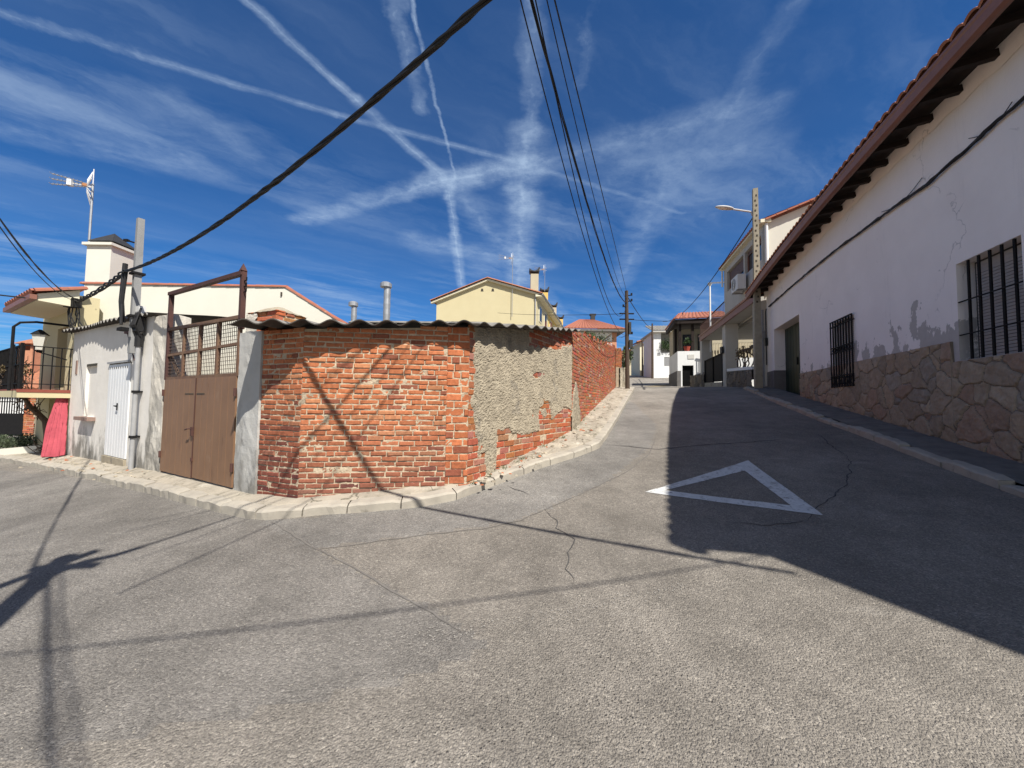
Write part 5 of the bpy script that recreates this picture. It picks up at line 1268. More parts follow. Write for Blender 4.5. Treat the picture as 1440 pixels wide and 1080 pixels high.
# white ledge upright and rail behind the ledge
pg = thing('porch_gate', 'solid black metal gate with a sloping top between two grey porch pillars', 'gate', qp(QS(1005), hq(QS(1005)), -.1))
ga, gb = QS(993), QS(1018); zga, zgb = P(994, 508, 24).z, P(1017, 497, 20.5).z
mb = MB(); mb.prism([qp(ga, hq(ga) + .28, -.1), qp(gb, hq(gb) + .30, -.1), qp(gb, zgb, -.1), qp(ga, zga, -.1)], -nQ * .05); lf = mb.build('gate_leaf', MAT['iron'], pg)
mb = MB()
for f in (0.0, .5, 1.0): s = ga + (gb - ga) * f; mb.bar(qp(s, hq(s) + .05, -.08), qp(s, zga + (zgb - zga) * f + .04, -.08), .06)
mb.bar(qp(ga, zga, -.08), qp(gb, zgb, -.08), .05); mb.build('gate_frame', MAT['iron'], pg)
mb = MB(); mb.box(qp(ga, hq(ga) - .1, -.04), aQ * (gb - ga) + V((0, 0, hq(gb) - hq(ga))), -nQ * .3, V((0, 0, .36))); mb.build('threshold', MAT['pavement'], pg)
mb = MB(); sg = QS(1020); mb.box(qp(sg - .2, hq(sg) + 1.75, -.04), aQ * .3, nQ * .1, V((0, 0, .35))); tag(mb.build('letter_box', MAT['box']), 'black letter box on the porch pillar beside the black gate', 'letter box')
# sunlit yard wall seen through the porch, vines in front
yw0 = LT(4.0, 30.5); zz = h(yw0.x, yw0.y)
t = thing('yard_wall', 'sunlit white yard wall topped by a pale railing, seen through the shaded porch', 'yard wall', yw0 + V((0, 0, zz)))
MB().box(LT(3.6, 30.5, zz - .3), E * 7.5, D * .2, V((0, 0, 2.3))).build('wall', MAT['white'], t)
MB().box(LT(3.6, 30.9, zz - .3), E * 9, D * .2, V((0, 0, 4.4))).build('rear_wall', MAT['beige'], t)
mb = MB()
for i in range(40): mb.bar(LT(3.7 + i * .18, 30.6, zz + 2.0), LT(3.7 + i * .18, 30.6, zz + 3.1), .05)
mb.bar(LT(3.6, 30.6, zz + 3.1), LT(11, 30.6, zz + 3.1), .08); mb.build('railing', MAT['beige'], t)
t = thing('grape_vine', 'dark bare vine twisting along a wire above the porch wall', 'vine', qp(sa + 1.5, hq(sa), -.5))
mb = MB(); rnd = random.Random(12); zv = P(1045, 493, 18.5).z
for i in range(3):
    mb.tube([qp(sa + (sb - sa + .0) * k / 14, zv + rnd.uniform(-.05, .05), -.5 + rnd.uniform(-.06, .06)) for k in range(15)], .04, 6)
for i in range(9):
    s = rnd.uniform(sa + .1, sb - .2); mb.tube([qp(s + rnd.uniform(-.1, .1) + .08 * k * rnd.uniform(-1, 1), hq(s) + .6 + (zv - hq(s) - .6) * k / 5, -.5 + rnd.uniform(-.08, .08)) for k in range(6)], .035, 6, r2=.02)
mb.build('stems', MAT['bark'], t)
mb = MB()
for i in range(5): leaves(mb, qp(rnd.uniform(sa, sb), zv - rnd.uniform(0, .7), -.45), (.3, .25, .3), 70, .11, 20 + i)
mb.build('foliage', MAT['leaf_dry'], t)
# air conditioner
aa = HV(1043, 400)[0]; ab_ = HV(1061, 395)[0]; za0, za1 = HV(1047, 410)[1], HV(1047, 390)[1]
ac = thing('air_conditioner', 'white outdoor air conditioning unit under the shuttered windows behind the concrete lamp pole', 'air conditioner', hp(aa, za0, .2)); wL = min(1.0, ab_ - aa)
za1 = za0 + .72
mb = MB(); mb.box(hp(aa, za0, .12), aH * wL, nH * .36, V((0, 0, za1 - za0))); mb.build('casing', MAT['acwhite'], ac)
mb = MB(); c = hp(aa + wL * .4, (za0 + za1) / 2, .485)
for r_ in (.1, .17, .24, .28): mb.tube([c + aH * r_ * math.cos(k * .5236) + V((0, 0, r_ * math.sin(k * .5236))) for k in range(13)], .012, 4, cap=False)
mb.build('fan_grille', MAT['greypipe'], ac); mb = MB()
for s in (.15, wL - .15): mb.bar(hp(aa + s, za0 - .03, 0), hp(aa + s, za0 - .03, .5), .05)
mb.build('bracket', MAT['greypipe'], ac)
# white T-shaped pipe and stair railing at the house's far end
kk = 24.5; b, tp = P(999, 462, kk), P(997, 398, kk); e_ = P(1020, 397, 22.4)
t = thing('white_pipe_post', 'slim white post with a level arm running to the tall cream house', 'post', (b.x, b.y, b.z - 1.5)); mb = MB(); mb.tube([V((b.x, b.y, b.z - 1.5)), V((b.x, b.y, tp.z))], .05, 8); mb.build('post', MAT['white'], t)
mb = MB(); mb.bar(V((b.x, b.y, tp.z)) - (e_ - V((b.x, b.y, tp.z))).normalized() * .1, e_, .09); mb.build('arm', MAT['white'], t)
MB().lathe(V((b.x, b.y, tp.z - .22)), [(.05, 0), (.14, .16), (.14, .22)], 10).build('funnel', MAT['white'], t)
r0_, r1_ = P(985, 457, 26.5), P(1019, 424, 23.5); t = thing('stair_railing', 'dark railing climbing to the upper floor behind the white post', 'railing', r0_ - V((0, 0, 1))); mb = MB()
for dz in (0, -.9): mb.bar(r0_ + V((0, 0, dz)), r1_ + V((0, 0, dz)), .05)
mb.build('rails', MAT['rust'], t); mb = MB()
for i in range(22): p = r0_.lerp(r1_, i / 21); mb.bar(p, p - V((0, 0, .9)), .025)
mb.build('balusters', MAT['rust'], t)

# ------------------------------------------------------------------ houses farther up the street
def frame_box(name, label, uL, uR, k, z0_, z1_, dep, mat, group=None, cat='house', skew=0.0):
    """a house block: front faces back down the street; returns thing, corner, width"""
    a_, b_ = P(uL, 520, k), P(uR, 520, k); a_.z = b_.z = 0; ax = (b_ - a_); ax = V((ax.x, ax.y - skew * ax.x, 0)); w = ax.length; ax.normalize(); n = V((ax.y, -ax.x, 0))
    t = thing(name, label, cat, V((a_.x, a_.y, z0_)), group)
    return t, a_, ax, n, w
# dark timber porch house
K1 = 28.5
t, a_, ax, n, w = frame_box('timber_porch_house', 'house with a dark timber porch on a white base over a black garage door', 957.5, 1022, K1, 2.6, 0, 6, None, skew=.25)
zb_ = P(960, 545, K1).z; zpar = P(965, 494, K1).z; zgar = P(965, 514, K1).z; zev = P(965, 456, K1).z; zrt = P(1000, 445, K1 + 2.5).z
gx0, gx1 = .02, P(974, 520, K1).x - P(957.5, 520, K1).x
mb = MB(); wall_open(mb, a_, ax, n, w, zb_ - .6, lambda s: zpar, [(gx0 + .08, gx1, zb_ - .5, zgar, .25)], .3); mb.build('base_wall', MAT['white'], t)
mb = MB(); mb.box(a_ + ax * (gx0 + .08) - n * .24 + V((0, 0, zb_ - .5)), ax * (gx1 - gx0 - .08), n * .04, V((0, 0, zgar - zb_ + .5))); mb.build('garage_door', MAT['garage'], t)
mb = MB(); mb.box(a_ + V((0, 0, zgar - .4)), -n * 4.1, -ax * .22, V((0, 0, zpar - zgar + .4))); mb.build('terrace_wall', MAT['white'], t)
mb = MB(); mb.box(a_ + V((0, 0, zb_ - .8)) - ax * .26, -n * 4.1, ax * .25, V((0, 0, zgar - zb_ + .4))); mb.build('lower_wall', MAT['salmon'] if 0 else MAT['plinth'], t)
mb = MB(); mb.box(a_ - ax * .2 - n * 2.2 + V((0, 0, zpar)), ax * (w + .2), -n * .2, V((0, 0, zev - zpar))); mb.box(a_ - ax * .2 - n * 4.0 + V((0, 0, zpar)), ax * .2, n * 1.8, V((0, 0, zev - zpar))); mb.build('rear_wall', MAT['beige'], t)
mb = MB()
for q in (0, 1): mb.box(a_ - n * 2.18 + ax * (.5 + 1.1 * q) + V((0, 0, zpar + .1)), ax * .7, n * .04, V((0, 0, 1.5)))
mb.build('window', MAT['glass'], t)
for s, d in ((-.12, .05), (.75, .05), (2.9, .05), (-.12, 1.9), (-.12, 3.7)):
    MB().box(a_ + ax * s - n * d + V((0, 0, zpar)), ax * .18, -n * .18, V((0, 0, zev - zpar))).build('timber_post', MAT['darkwood'], t)
mb = MB(); mb.box(a_ - ax * .45 + n * .25 + V((0, 0, zev)), ax * (w + .5), -n * .2, V((0, 0, .32))); mb.box(a_ - ax * .45 + n * .25 + V((0, 0, zev)), -n * 4.6, ax * .2, V((0, 0, .32))); mb.box(a_ - ax * .3 + V((0, 0, zev + .25)), ax * (w + .3), -n * 4.2, V((0, 0, .06))); mb.build('timber_beam', MAT['darkwood'], t)
mb = MB(); e0_ = a_ - ax * .5 + n * .35 + V((0, 0, zev + .34)); tile_roof(mb, e0_, e0_ + ax * (w + .6), e0_ - n * 3.6 + V((0, 0, zrt - zev)) + ax * 1.0, e0_ - n * 3.6 + ax * (w + .6) + V((0, 0, zrt - zev)), .3, .04); tile_roof(mb, e0_ - n * 4.7, e0_, e0_ - n * 3.8 + ax * 1.0 + V((0, 0, zrt - zev)), e0_ - n * 3.6 + ax * 1.0 + V((0, 0, zrt - zev)), .3, .04); mb.build('roof', MAT['tile_red'], t)
mb = MB(); pq = P(971, 502, K1); mb.box(a_ + ax * ((pq - a_).dot(ax) - .22) + n * .002 + V((0, 0, pq.z - .16)), ax * .44, n * .03, V((0, 0, .32))); mb.build('wall_plaque', MAT['sign'], t)
pc = a_ + ax * .45 - n * .15 + V((0, 0, zpar)); fp_ = thing('flower_pot', 'red flower pot with a green plant on the white parapet of the timber porch', 'flower pot', pc)
MB().lathe(pc, [(.16, 0), (.24, .32), (.26, .36)], 10).build('pot', MAT['pot'], fp_); mb = MB(); leaves(mb, pc + V((0, 0, .62)), (.3, .3, .36), 160, .16, 7); mb.build('foliage', MAT['leaf_dark'], fp_)

# white house with a plant filled balcony
K2 = 46
t, a_, ax, n, w = frame_box('white_balcony_house', 'white house with grey shutters and a planted dark balcony, farther up the street', 923, 950, K2, 5, 0, 6, None, skew=.1)
zb_ = P(930, 529, K2).z; z1_, z2_, z3_ = P(930, 496, K2).z, P(930, 467, K2).z, P(930, 459, K2).z
mb = MB(); wall_open(mb, a_, ax, n, w, zb_ - .8, lambda s: z2_, [(.55, w - .1, z1_, z2_ - .05, 1.2), (.9, w - .25, P(930, 515, K2).z, P(930, 502, K2).z, .12)], 1.6); mb.build('wall', MAT['white'], t)
mb = MB(); mb.box(a_ - ax * .3 + V((0, 0, zb_ - .8)), -n * 5, ax * .29, V((0, 0, z2_ - zb_ + .8))); mb.build('side_wall', MAT['white'], t)
mb = MB(); mb.box(a_ + ax * .56 - n * 1.15 + V((0, 0, z1_)), ax * (w - .7), n * .05, V((0, 0, z2_ - z1_ - .05))); mb.build('balcony_recess', MAT['grey_render'], t)
mb = MB(); zz = P(930, 515, K2).z
while zz < P(930, 502, K2).z - .1: mb.box(a_ + ax * .95 - n * .1 + V((0, 0, zz)), ax * (w - 1.25), n * .05, V((0, 0, .09))); zz += .13
mb.build('shutter', MAT['greypipe'], t)
mb = MB(); mb.box(a_ + ax * .12 + n * .002 + V((0, 0, P(925, 500, K2).z)), ax * .35, n * .03, V((0, 0, .3))); mb.build('wall_plaque', MAT['greypipe'], t)
mb = MB(); e0_ = a_ - ax * .6 + n * .5 + V((0, 0, z2_)); mb.box(e0_ - V((0, 0, .1)), ax * (w + .8), -n * 6, V((0, 0, .15))); mb.build('eave_slab', MAT['grey_render'], t)
mb = MB(); tile_roof(mb, e0_ + V((0, 0, .08)), e0_ + ax * (w + .8) + V((0, 0, .08)), e0_ - n * 3.5 + V((0, 0, z3_ - z2_ + .6)), e0_ - n * 3.5 + ax * (w + .8) + V((0, 0, z3_ - z2_ + .6)), .35, .05); mb.build('roof', MAT['fibre'], t)
pt = thing('balcony_plants', 'green plants filling the dark balcony of the white house', 'plants', a_ + ax * 1.4 + n * .05 + V((0, 0, z1_))); mb = MB()
leaves(mb, a_ + ax * (w * .6) + n * .02 + V((0, 0, z1_ + .75)), (1.2, .5, .85), 700, .22, 31, clump=14); mb.build('foliage', MAT['leaf_dark'], pt)

# beige house and, farthest, the house with the red roof
K3 = 54
t, a_, ax, n, w = frame_box('beige_house', 'narrow beige house with a brown door behind a wooden pole, up the street', 905, 917.5, K3, 5.2, 0, 6, None)
zb_ = P(910, 528, K3).z; z2_ = P(910, 482, K3).z
mb = MB(); wall_open(mb, a_, ax, n, w, zb_ - .8, lambda s: z2_, [(.5, w - .05, P(910, 505, K3).z, P(910, 485, K3).z, .5)], .6); mb.build('wall', MAT['palecream'], t)
mb = MB(); mb.box(a_ - ax * .5 + V((0, 0, zb_ - .8)), -n * 4, ax * .48, V((0, 0, z2_ - zb_ + .8))); mb.build('side_wall', MAT['palecream'], t)
mb = MB(); mb.box(a_ + ax * .55 - n * .48 + V((0, 0, P(910, 505, K3).z)), ax * (w - .6), n * .05, V((0, 0, 1.9))); mb.build('door', MAT['shutter'], t)
mb = MB(); e0_ = a_ - ax * 1.1 + n * .5 + V((0, 0, z2_)); mb.add([e0_, e0_ + ax * (w + 1.6) + V((0, 0, .9)), e0_ + ax * (w + 1.6) - n * 5 + V((0, 0, .9)), e0_ - n * 5], [(0, 1, 2, 3)]); verge(mb, e0_, e0_ + ax * (w + 1.6) + V((0, 0, .9)), n, .18, .5); mb.build('roof', MAT['tile'], t)
mb = MB(); mb.box(a_ + n * .6 - ax * .3 + V((0, 0, zb_ - .4)), ax * (w + .6), n * .15, V((0, 0, 1.8))); tag(mb.build('front_wall', MAT['beige']), 'low beige front wall before the narrow beige house', 'low wall')
K4 = 62
t, a_, ax, n, w = frame_box('red_roof_house', 'farthest small beige house with red roof and two small windows up the street', 878, 902, K4, 5.5, 0, 6, None, skew=-.35)
zb_ = P(890, 529, K4).z; z2_ = P(890, 503, K4).z; z3_ = P(890, 491, K4).z
wins = [(P(u, 510, K4).x - a_.x, P(u + 2.4, 510, K4).x - a_.x, P(890, 512.5, K4).z, P(890, 506, K4).z, .12) for u in (883, 889.5)]
mb = MB(); wall_open(mb, a_, ax, n, w, zb_ - .8, lambda s: z2_ + (z3_ - z2_) * (1 - abs(2 * s / w - 1)), wins, .4); mb.build('wall', MAT['beige'], t)
mb = MB()
for a0, b0_, c0, d0, _q in wins: mb.box(a_ + ax * a0 - n * .11 + V((0, 0, c0)), ax * (b0_ - a0), n * .03, V((0, 0, d0 - c0)))
mb.build('window', MAT['glass'], t)
mb = MB(); mb.box(a_ + ax * w + V((0, 0, zb_ - .8)), -n * 7, ax * -.3, V((0, 0, z2_ - zb_ + .8))); mb.build('side_wall', MAT['white'], t)
mb = MB(); rl = a_ - ax * .4 + n * .3 + V((0, 0, z2_ - .1)); rm = a_ + ax * w / 2 + n * .3 + V((0, 0, z3_ + .1)); rr = a_ + ax * (w + .6) + n * .3 + V((0, 0, z2_ - .15)); tile_roof(mb, rl, rl - n * 8, rm, rm - n * 8, .4, .05); tile_roof(mb, rr, rr - n * 8, rm, rm - n * 8, .4, .05); mb.build('roof', MAT['tile_red'], t)
# white house with salmon corner behind the garden wall
K5 = 44
t, a_, ax, n, w = frame_box('hip_roof_house', 'white house with salmon corner and low red hip roof behind the brick garden wall', 800, 867, K5, 3, 0, 8, None)
zb_ = 2.0; z2_ = P(840, 464, K5).z; z3_ = P(830, 450, K5 + 4).z
mb = MB(); mb.box(a_ + V((0, 0, zb_)), ax * (w - .5), -n * 8, V((0, 0, z2_ - zb_))); mb.build('wall', MAT['white'], t)
mb = MB(); mb.box(a_ + ax * (w - .5) + n * .04 + V((0, 0, zb_)), ax * .5, -n * 8, V((0, 0, z2_ - zb_))); mb.build('corner_pier', MAT['salmon'], t)
mb = MB(); mb.box(a_ + ax * (w * .5) + n * .003 + V((0, 0, P(850, 482, K5).z)), ax * (w * .42), n * .02, V((0, 0, .12))); mb.build('string_course', MAT['salmon'], t)
mb = MB(); c = [a_ - ax * .8 + n * .8, a_ + ax * (w + .8) + n * .8, a_ + ax * (w + .8) - n * 8.8, a_ - ax * .8 - n * 8.8]; zz = V((0, 0, z2_)); m0, m1 = a_ + ax * (w * .35) - n * 4 + V((0, 0, z3_)), a_ + ax * (w * .65) - n * 4 + V((0, 0, z3_))
tile_roof(mb, c[0] + zz, c[1] + zz, m0, m1, .4, .05); tile_roof(mb, c[1] + zz, c[2] + zz, m1, m1 - n * .1, .4, .05); tile_roof(mb, c[3] + zz, c[0] + zz, m0 - n * .1, m0, .4, .05); mb.build('roof', MAT['tile_red'], t)
mb = MB(); mb.prism([q + V((0, 0, z2_ - .28)) for q in c], V((0, 0, .22))); mb.build('eave_board', MAT['plinth'], t)
pc = m1 + ax * .0 + V((0, 0, -.1)); mb = MB(); mb.cbox(pc + V((0, 0, .3)), V((.5, 0, 0)), V((0, .5, 0)), V((0, 0, .7))); mb.cbox(pc + V((0, 0, .75)), V((.75, 0, 0)), V((0, .5, 0)), V((0, 0, .2))); mb.build('chimney', MAT['box'], t)
# olive branches over the garden wall
t = thing('olive_tree', 'small olive tree showing above the brick garden wall', 'tree', P(832, 490, 19) - V((0, 0, 2)))
c = P(831, 478, 18); mb = MB(); leaves(mb, c, (1.25, .6, .4), 800, .13, 44, clump=16, narrow=.3); mb.build('crown', MAT['leaf_olive'], t)
mb = MB(); rnd = random.Random(4); b = c - V((0, 0, 2.2)); mb.tube([b, b + V((.05, 0, 1.2)), c], .09, 8, r2=.03)
for i in range(12): mb.tube([c - V((0, 0, .5)), c + V((rnd.uniform(-1.2, 1.2), rnd.uniform(-.4, .4), rnd.uniform(-.1, .5)))], .015, 5)
mb.build('trunk', MAT['bark'], t)
t = thing('roadside_bush', 'small green bush behind the wooden pole at the end of the brick garden wall', 'bush', P(884, 500, 34)); mb = MB(); leaves(mb, P(882, 502, 34), (.7, .6, 1.0), 900, .2, 45, clump=12); mb.build('foliage', MAT['leaf_olive'], t)
mb = MB(); c = P(882, 520, 34); mb.tube([c - V((0, 0, .6)), c + V((0, 0, 1.2))], .06, 6); mb.build('stem', MAT['bark'], t)
# rubble wall and brick pillar past the end of the garden wall
a0 = LT(-1.45, 17.9); t = thing('rubble_wall', 'short pale rubble wall with a brick pillar on it beside the wooden pole', 'wall', V((a0.x, a0.y, h(a0.x, a0.y))))
fr = lambda s, z, d: LT(-1.38, 17.3 + s, z) + E * d
stone_panel('stone_face', 0, 5.5, lambda s: h(*LT(-1.4, 17.3 + s)[:2]) - .1, lambda s: h(*LT(-1.4, 17.3 + s)[:2]) + .95, t, MAT['rubble'], fr, 0, .05, .06, 2.2, 2.6, [(.5, .45, .36), (.42, .38, .31), (.55, .5, .42), (.38, .33, .26)])
z_ = h(a0.x, a0.y); MB().box(LT(-1.39, 17.3, z_ - .5), D * 5.5 + V((0, 0, .2)), -E * .3, V((0, 0, 1.42))).build('core', MAT['mortar'], t)
mb = MB(); po = LT(-1.45, 18.6, 0); quadwall(mb, LT(-1.75, 18.6), E, -D, .36, z_ + .95, z_ + 1.95, 8); quadwall(mb, LT(-1.39, 18.6), D, E, .4, z_ + .95, z_ + 1.95, 9); mb.box(LT(-1.74, 18.61, z_ + .9), E * .34, D * .38, V((0, 0, 1.04)), 1); mb.build('brick_pillar', [MAT['brick'], MAT['mortar']], t)

# ------------------------------------------------------------------ wooden poles
wb = flat(LT(-.98, 16.6)); wz = h(wb.x, wb.y); wk = wb.y; wtop = P(881, 409, wk); wt = V((wtop.x, wtop.y, wtop.z))
t = thing('utility_pole', 'dark wooden utility pole with wire brackets beside the end of the brick garden wall', 'utility pole', V((wb.x, wb.y, wz)), 'utility poles')
MB().tube([wb + V((0, 0, wz - .2)), wb.lerp(flat(wt), .5) + V((0, 0, (wz + wt.z) / 2)), wt], .095, 10, r2=.068).build('pole', MAT['woodpole'], t)
mb = MB(); pz = lambda v: P(880, v, wk).z; pp = lambda v: V((wb.x + (wt.x - wb.x) * (pz(v) - wz) / (wt.z - wz), wb.y + (wt.y - wb.y) * (pz(v) - wz) / (wt.z - wz), pz(v)))
for v in (441, 449): mb.bar(pp(v) - V((.3, 0, 0)), pp(v) + V((.3, 0, 0)), .05)
for v in (416, 424, 432, 470): mb.bar(pp(v), pp(v) + V((.16 if v != 432 else -.16, -.1, 0)), .03); mb.cbox(pp(v) + V((.17 if v != 432 else -.17, -.12, .03)), V((.06, 0, 0)), V((0, .06, 0)), V((0, 0, .1)))
mb.build('bracket', MAT['iron'], t)
mb = MB(); mb.cbox(pp(484) + V((.13, -.08, 0)), V((.14, 0, 0)), V((0, .12, 0)), V((0, 0, .32))); mb.cbox(pp(462) + V((.1, -.08, 0)), V((.09, 0, 0)), V((0, .1, 0)), V((0, 0, .5))); mb.build('junction_box', MAT['box'], t)
for u, vt, k, nm in ((917.5, 455, 45, 'thin dark wooden pole standing at the corner of the white balcony house'), (903.5, 476, 53, 'thin distant wooden pole at the beige house')):
    b, tp = P(u, 529, k), P(u - .3, vt, k)
    t = thing('utility_pole', nm, 'utility pole', b, 'utility poles'); MB().tube([b - V((0, 0, .6)), tp], .13, 8, r2=.09).build('pole', MAT['woodpole'], t)
# the pole just outside the picture on the left, known by its shadow
SUNV = (E * .625 - D * .50 + V((0, 0, 1)))
tipg = G(92, 785); HZ = 5.3; hub = tipg + SUNV * (HZ - tipg.z); hz0 = h(hub.x, hub.y)
t = thing('utility_pole', 'wooden utility pole just left of the viewpoint, its tip and cables shadowed on the asphalt', 'utility pole', V((hub.x, hub.y, hz0)), 'utility poles')
MB().tube([V((hub.x, hub.y, hz0 - .2)), hub], .115, 10, r2=.085).build('pole', MAT['woodpole'], t)
mb = MB(); mb.bar(hub + V((-.22, .05, -.35)), hub + V((.3, .1, -.38)), .07); mb.tube([hub + V((0, .05, -.5)), hub + V((.16, .1, -.28)), hub + V((.3, .22, -.3)), hub + V((.38, .4, -.33))], .055, 8, r2=.03); mb.tube([hub + V((-.3, -.1, -.7)), hub + V((-.1, 0, -.38)), hub + V((.1, .2, -.12))], .05, 8); mb.build('cable_knot', MAT['blackrubber'], t)

# ------------------------------------------------------------------ overhead cables
def sagline(a, b, sag, n=40): return [a.lerp(b, i / n) - V((0, 0, 4 * sag * (i / n) * (1 - i / n))) for i in range(n + 1)]
def bundle(pts, r, k, spread, seed, twist=2.0):
    mb = MB()
    for j in range(k):
        out = []; s = 0
        for i, p in enumerate(pts):
            if i: s += (pts[i] - pts[i - 1]).length
            t_ = (pts[min(i + 1, len(pts) - 1)] - pts[max(0, i - 1)]).normalized(); sd = V((0, 0, 1)).cross(t_).normalized(); up = t_.cross(sd); an = 2 * math.pi * j / k + s * twist + (.6 * math.sin(s * 2.3 + seed) if twist else 0)
            w = spread * (1 + .5 * noise.noise(V((s * 1.3, seed, j))))
            out.append(p + sd * math.cos(an) * w + up * math.sin(an) * w)
        mb.tube(out, r, 6)
    return mb
ca = pb + yP * .15 + V((0, 0, zh_)); cbp = LT(4.05, .80, 5.72)
def fitcab(A, B, px1, px2, s_end=1.0, n=60):
    """cable hanging in the vertical plane through A and B, its sag read from two sightings"""
    d = flat(B - A); nn = V((d.y, -d.x, 0)).normalized(); q = []
    for px in (px1, px2): m = VW(px[0], px[1], A, nn); q.append((flat(m - A).dot(d) / d.dot(d), m.z - A.z))
    (sa, za), (sb, zb__) = q; c2 = (zb__ / sb - za / sa) / (sb - sa); c1 = za / sa - c2 * sa
    return [V((A.x + d.x * s, A.y + d.y * s, A.z + c1 * s + c2 * s * s)) for s in [s_end * i / n for i in range(n + 1)]]
main_pts = fitcab(ca, cbp, (400, 246), (683, 0))
print('MAIN END', main_pts[-1])
tag(bundle(main_pts, .011, 4, .014, 2, 5).build('overhead_cable', MAT['blackrubber']), 'thick twisted black cable sweeping across the sky from the slim grey pole', 'cable', 'overhead cables')
hc = P(106, 424, 8.6)
tag(bundle(sagline(ca, hc, .06, 24), .014, 4, .03, 5, 4).build('overhead_cable', MAT['blackrubber']), 'thick black cable bundle from the grey pole to the corner of the cream house', 'cable', 'overhead cables')
mb = MB(); rnd = random.Random(8)
for i in range(7): a_ = hc + V((rnd.uniform(-.1, .1), -.02, rnd.uniform(-.1, .1))); mb.tube([a_, a_ + V((rnd.uniform(-.05, .15), -.03, -.3)), a_ + V((rnd.uniform(-.05, .2), -.03, -.6)), P(rnd.uniform(99, 108), rnd.uniform(452, 470), 8.55)], .012, 5)
for i in range(3): mb.tube([P(112 + 7 * i, 424, 8.9), P(121 + 7 * i, 436, 8.9), P(126 + 4 * i, 428 - 4 * i, 8.9)], .006, 4)
mb.cbox(hc + V((0, -.05, -.05)), V((.25, 0, 0)), V((0, .15, 0)), V((0, 0, .2))); tag(mb.build('wall_cable', MAT['blackrubber']), 'loose tangle of cables hanging on the corner of the cream house', 'cable')
# wires along the street, from the wooden pole towards the pole behind the viewpoint
def wire(v_end, mids, top, lbl, r=.011, n=1, sp=.0, seed=1, k0=3.2, toy=-.3):
    A = pp(v_end) if not isinstance(v_end, V) else v_end; B = P(top[0], top[1], k0); d = flat(B - A); nn = V((d.y, -d.x, 0)).normalized()
    # quadratic height along the plan line through the far end, one point half way and the near point
    def sp_of(p): return flat(p - A).dot(d) / d.dot(d)
    m = VW(mids[0], mids[1], A, nn); s1, z1 = sp_of(m), m.z; z0, z2 = A.z, B.z
    c2 = ((z1 - z0) / s1 - (z2 - z0)) / (s1 - 1); c1 = (z2 - z0) - c2; send = (A.y - toy) / (A.y - B.y)
    c2 = max(c2, 0.0); c1 = (z2 - z0) - c2
    pts = [V((A.x + d.x * s, A.y + d.y * s, z0 + c1 * s + c2 * s * s)) for s in [send * i / 50 for i in range(51)]]
    tag(bundle(pts, r, n, sp, seed, 1.5).build('overhead_cable', MAT['blackrubber']), lbl, 'cable', 'overhead cables')
wire(470, (775, 167), (732, 0), 'leftmost thin wire of the group running down to the wooden pole', .007)
wire(426, (792, 167), (747, 0), 'thickest black cable of the group running down to the wooden pole', .0075, 3, .010)
wire(430, (796, 200), (753, 0), 'black wire close beside the thickest cable on its right', .007, k0=3.25)
wire(420, (800, 133), (769, 0), 'fine wire second from the right in the group running to the wooden pole', .006)
wire(410, (825, 183), (780, 0), 'rightmost wire of the group running down to the wooden pole', .008)
def cab(a, b, sag, lbl, r=.012, n=1, sp=0, tw=2): tag(bundle(sagline(V(a), V(b), sag), r, n, sp, 3, tw).build('overhead_cable', MAT['blackrubber']), lbl, 'cable', 'overhead cables')
tag(bundle(fitcab(hc + V((-.04, 0, .08)), hub, (70, 394), (2, 311)), .007, 2, .006, 3, 2).build('overhead_cable', MAT['blackrubber']), 'upper one of two cables rising from the cream house corner to the left edge', 'cable', 'overhead cables')
tag(bundle(fitcab(hc + V((-.08, 0, .04)), hub, (60, 393), (2, 322)), .006, 1, 0, 3, 2).build('overhead_cable', MAT['blackrubber']), 'lower one of two cables rising from the cream house corner to the left edge', 'cable', 'overhead cables')
cab(hc, P(-60, 407, 7.6), .03, 'single cable from the cream house corner leaving low at the left edge', .014)
cab(LT(4.1, 1.0, 5.6), hub + V((-6.5, -1.9, .6)), .75, 'cable passing behind the viewpoint, known by its shadow across the asphalt', .009)
cab(hub + V((0, 0, -.3)), hub + V((2.8, -2.6, .5)), .05, 'thick cable leaving behind the viewpoint, known by its broad shadow', .010, 3, .045, 0)
cab(lb + V((0, 0, P(1057, 300, pk).z)), P(932, 452, 44), 1.2, 'dark cable sagging from the lamp pole to the white balcony house', .022)
cab(pp(441), P(700, 440, 26), .1, 'level wire from the wooden pole across to the yellow houses', .01)
cab(pp(449), P(985, 447, 30), .15, 'level wire from the wooden pole across to the timber porch house', .012)
cab(pp(415), P(917.5, 462, 45), .3, 'wire from the top of the wooden pole up the street to the thin pole', .018)
cab(pp(470), P(870, 474, 40), .1, 'lower wire from the wooden pole to the hip roof house', .015)

# ------------------------------------------------------------------ weeds and rubble in the pavement
mb = MB(); rnd = random.Random(14)
for i in range(26):
    s = rnd.random(); p = C_.lerp(Dn, .02 + .5 * s * s) + nD * rnd.uniform(.02, .12) if rnd.random() < .6 else B_.lerp(C_, s) + nC * rnd.uniform(.03, .1)
    z = h(p.x, p.y) + .12
    for j in range(rnd.randrange(5, 16)):
        an = rnd.uniform(0, 6.28); d = V((math.cos(an) * .5, math.sin(an) * .5, 1)).normalized() * rnd.uniform(.02, .07); w = d.orthogonal().normalized() * .004; q = V((p.x, p.y, z)) + V((rnd.uniform(-.04, .04), rnd.uniform(-.04, .04), -.01))
        g = rnd.uniform(.6, 1.3); mb.add([q - w, q + w, q + d * .7 + w * .7, q + d], [(0, 1, 2, 3)], 0, (g, g, g))
tag(mb.build('weeds', MAT['leaf_olive']), 'small weeds growing in the pavement cracks along the brick walls', 'weeds', kind='stuff')
mb = MB()
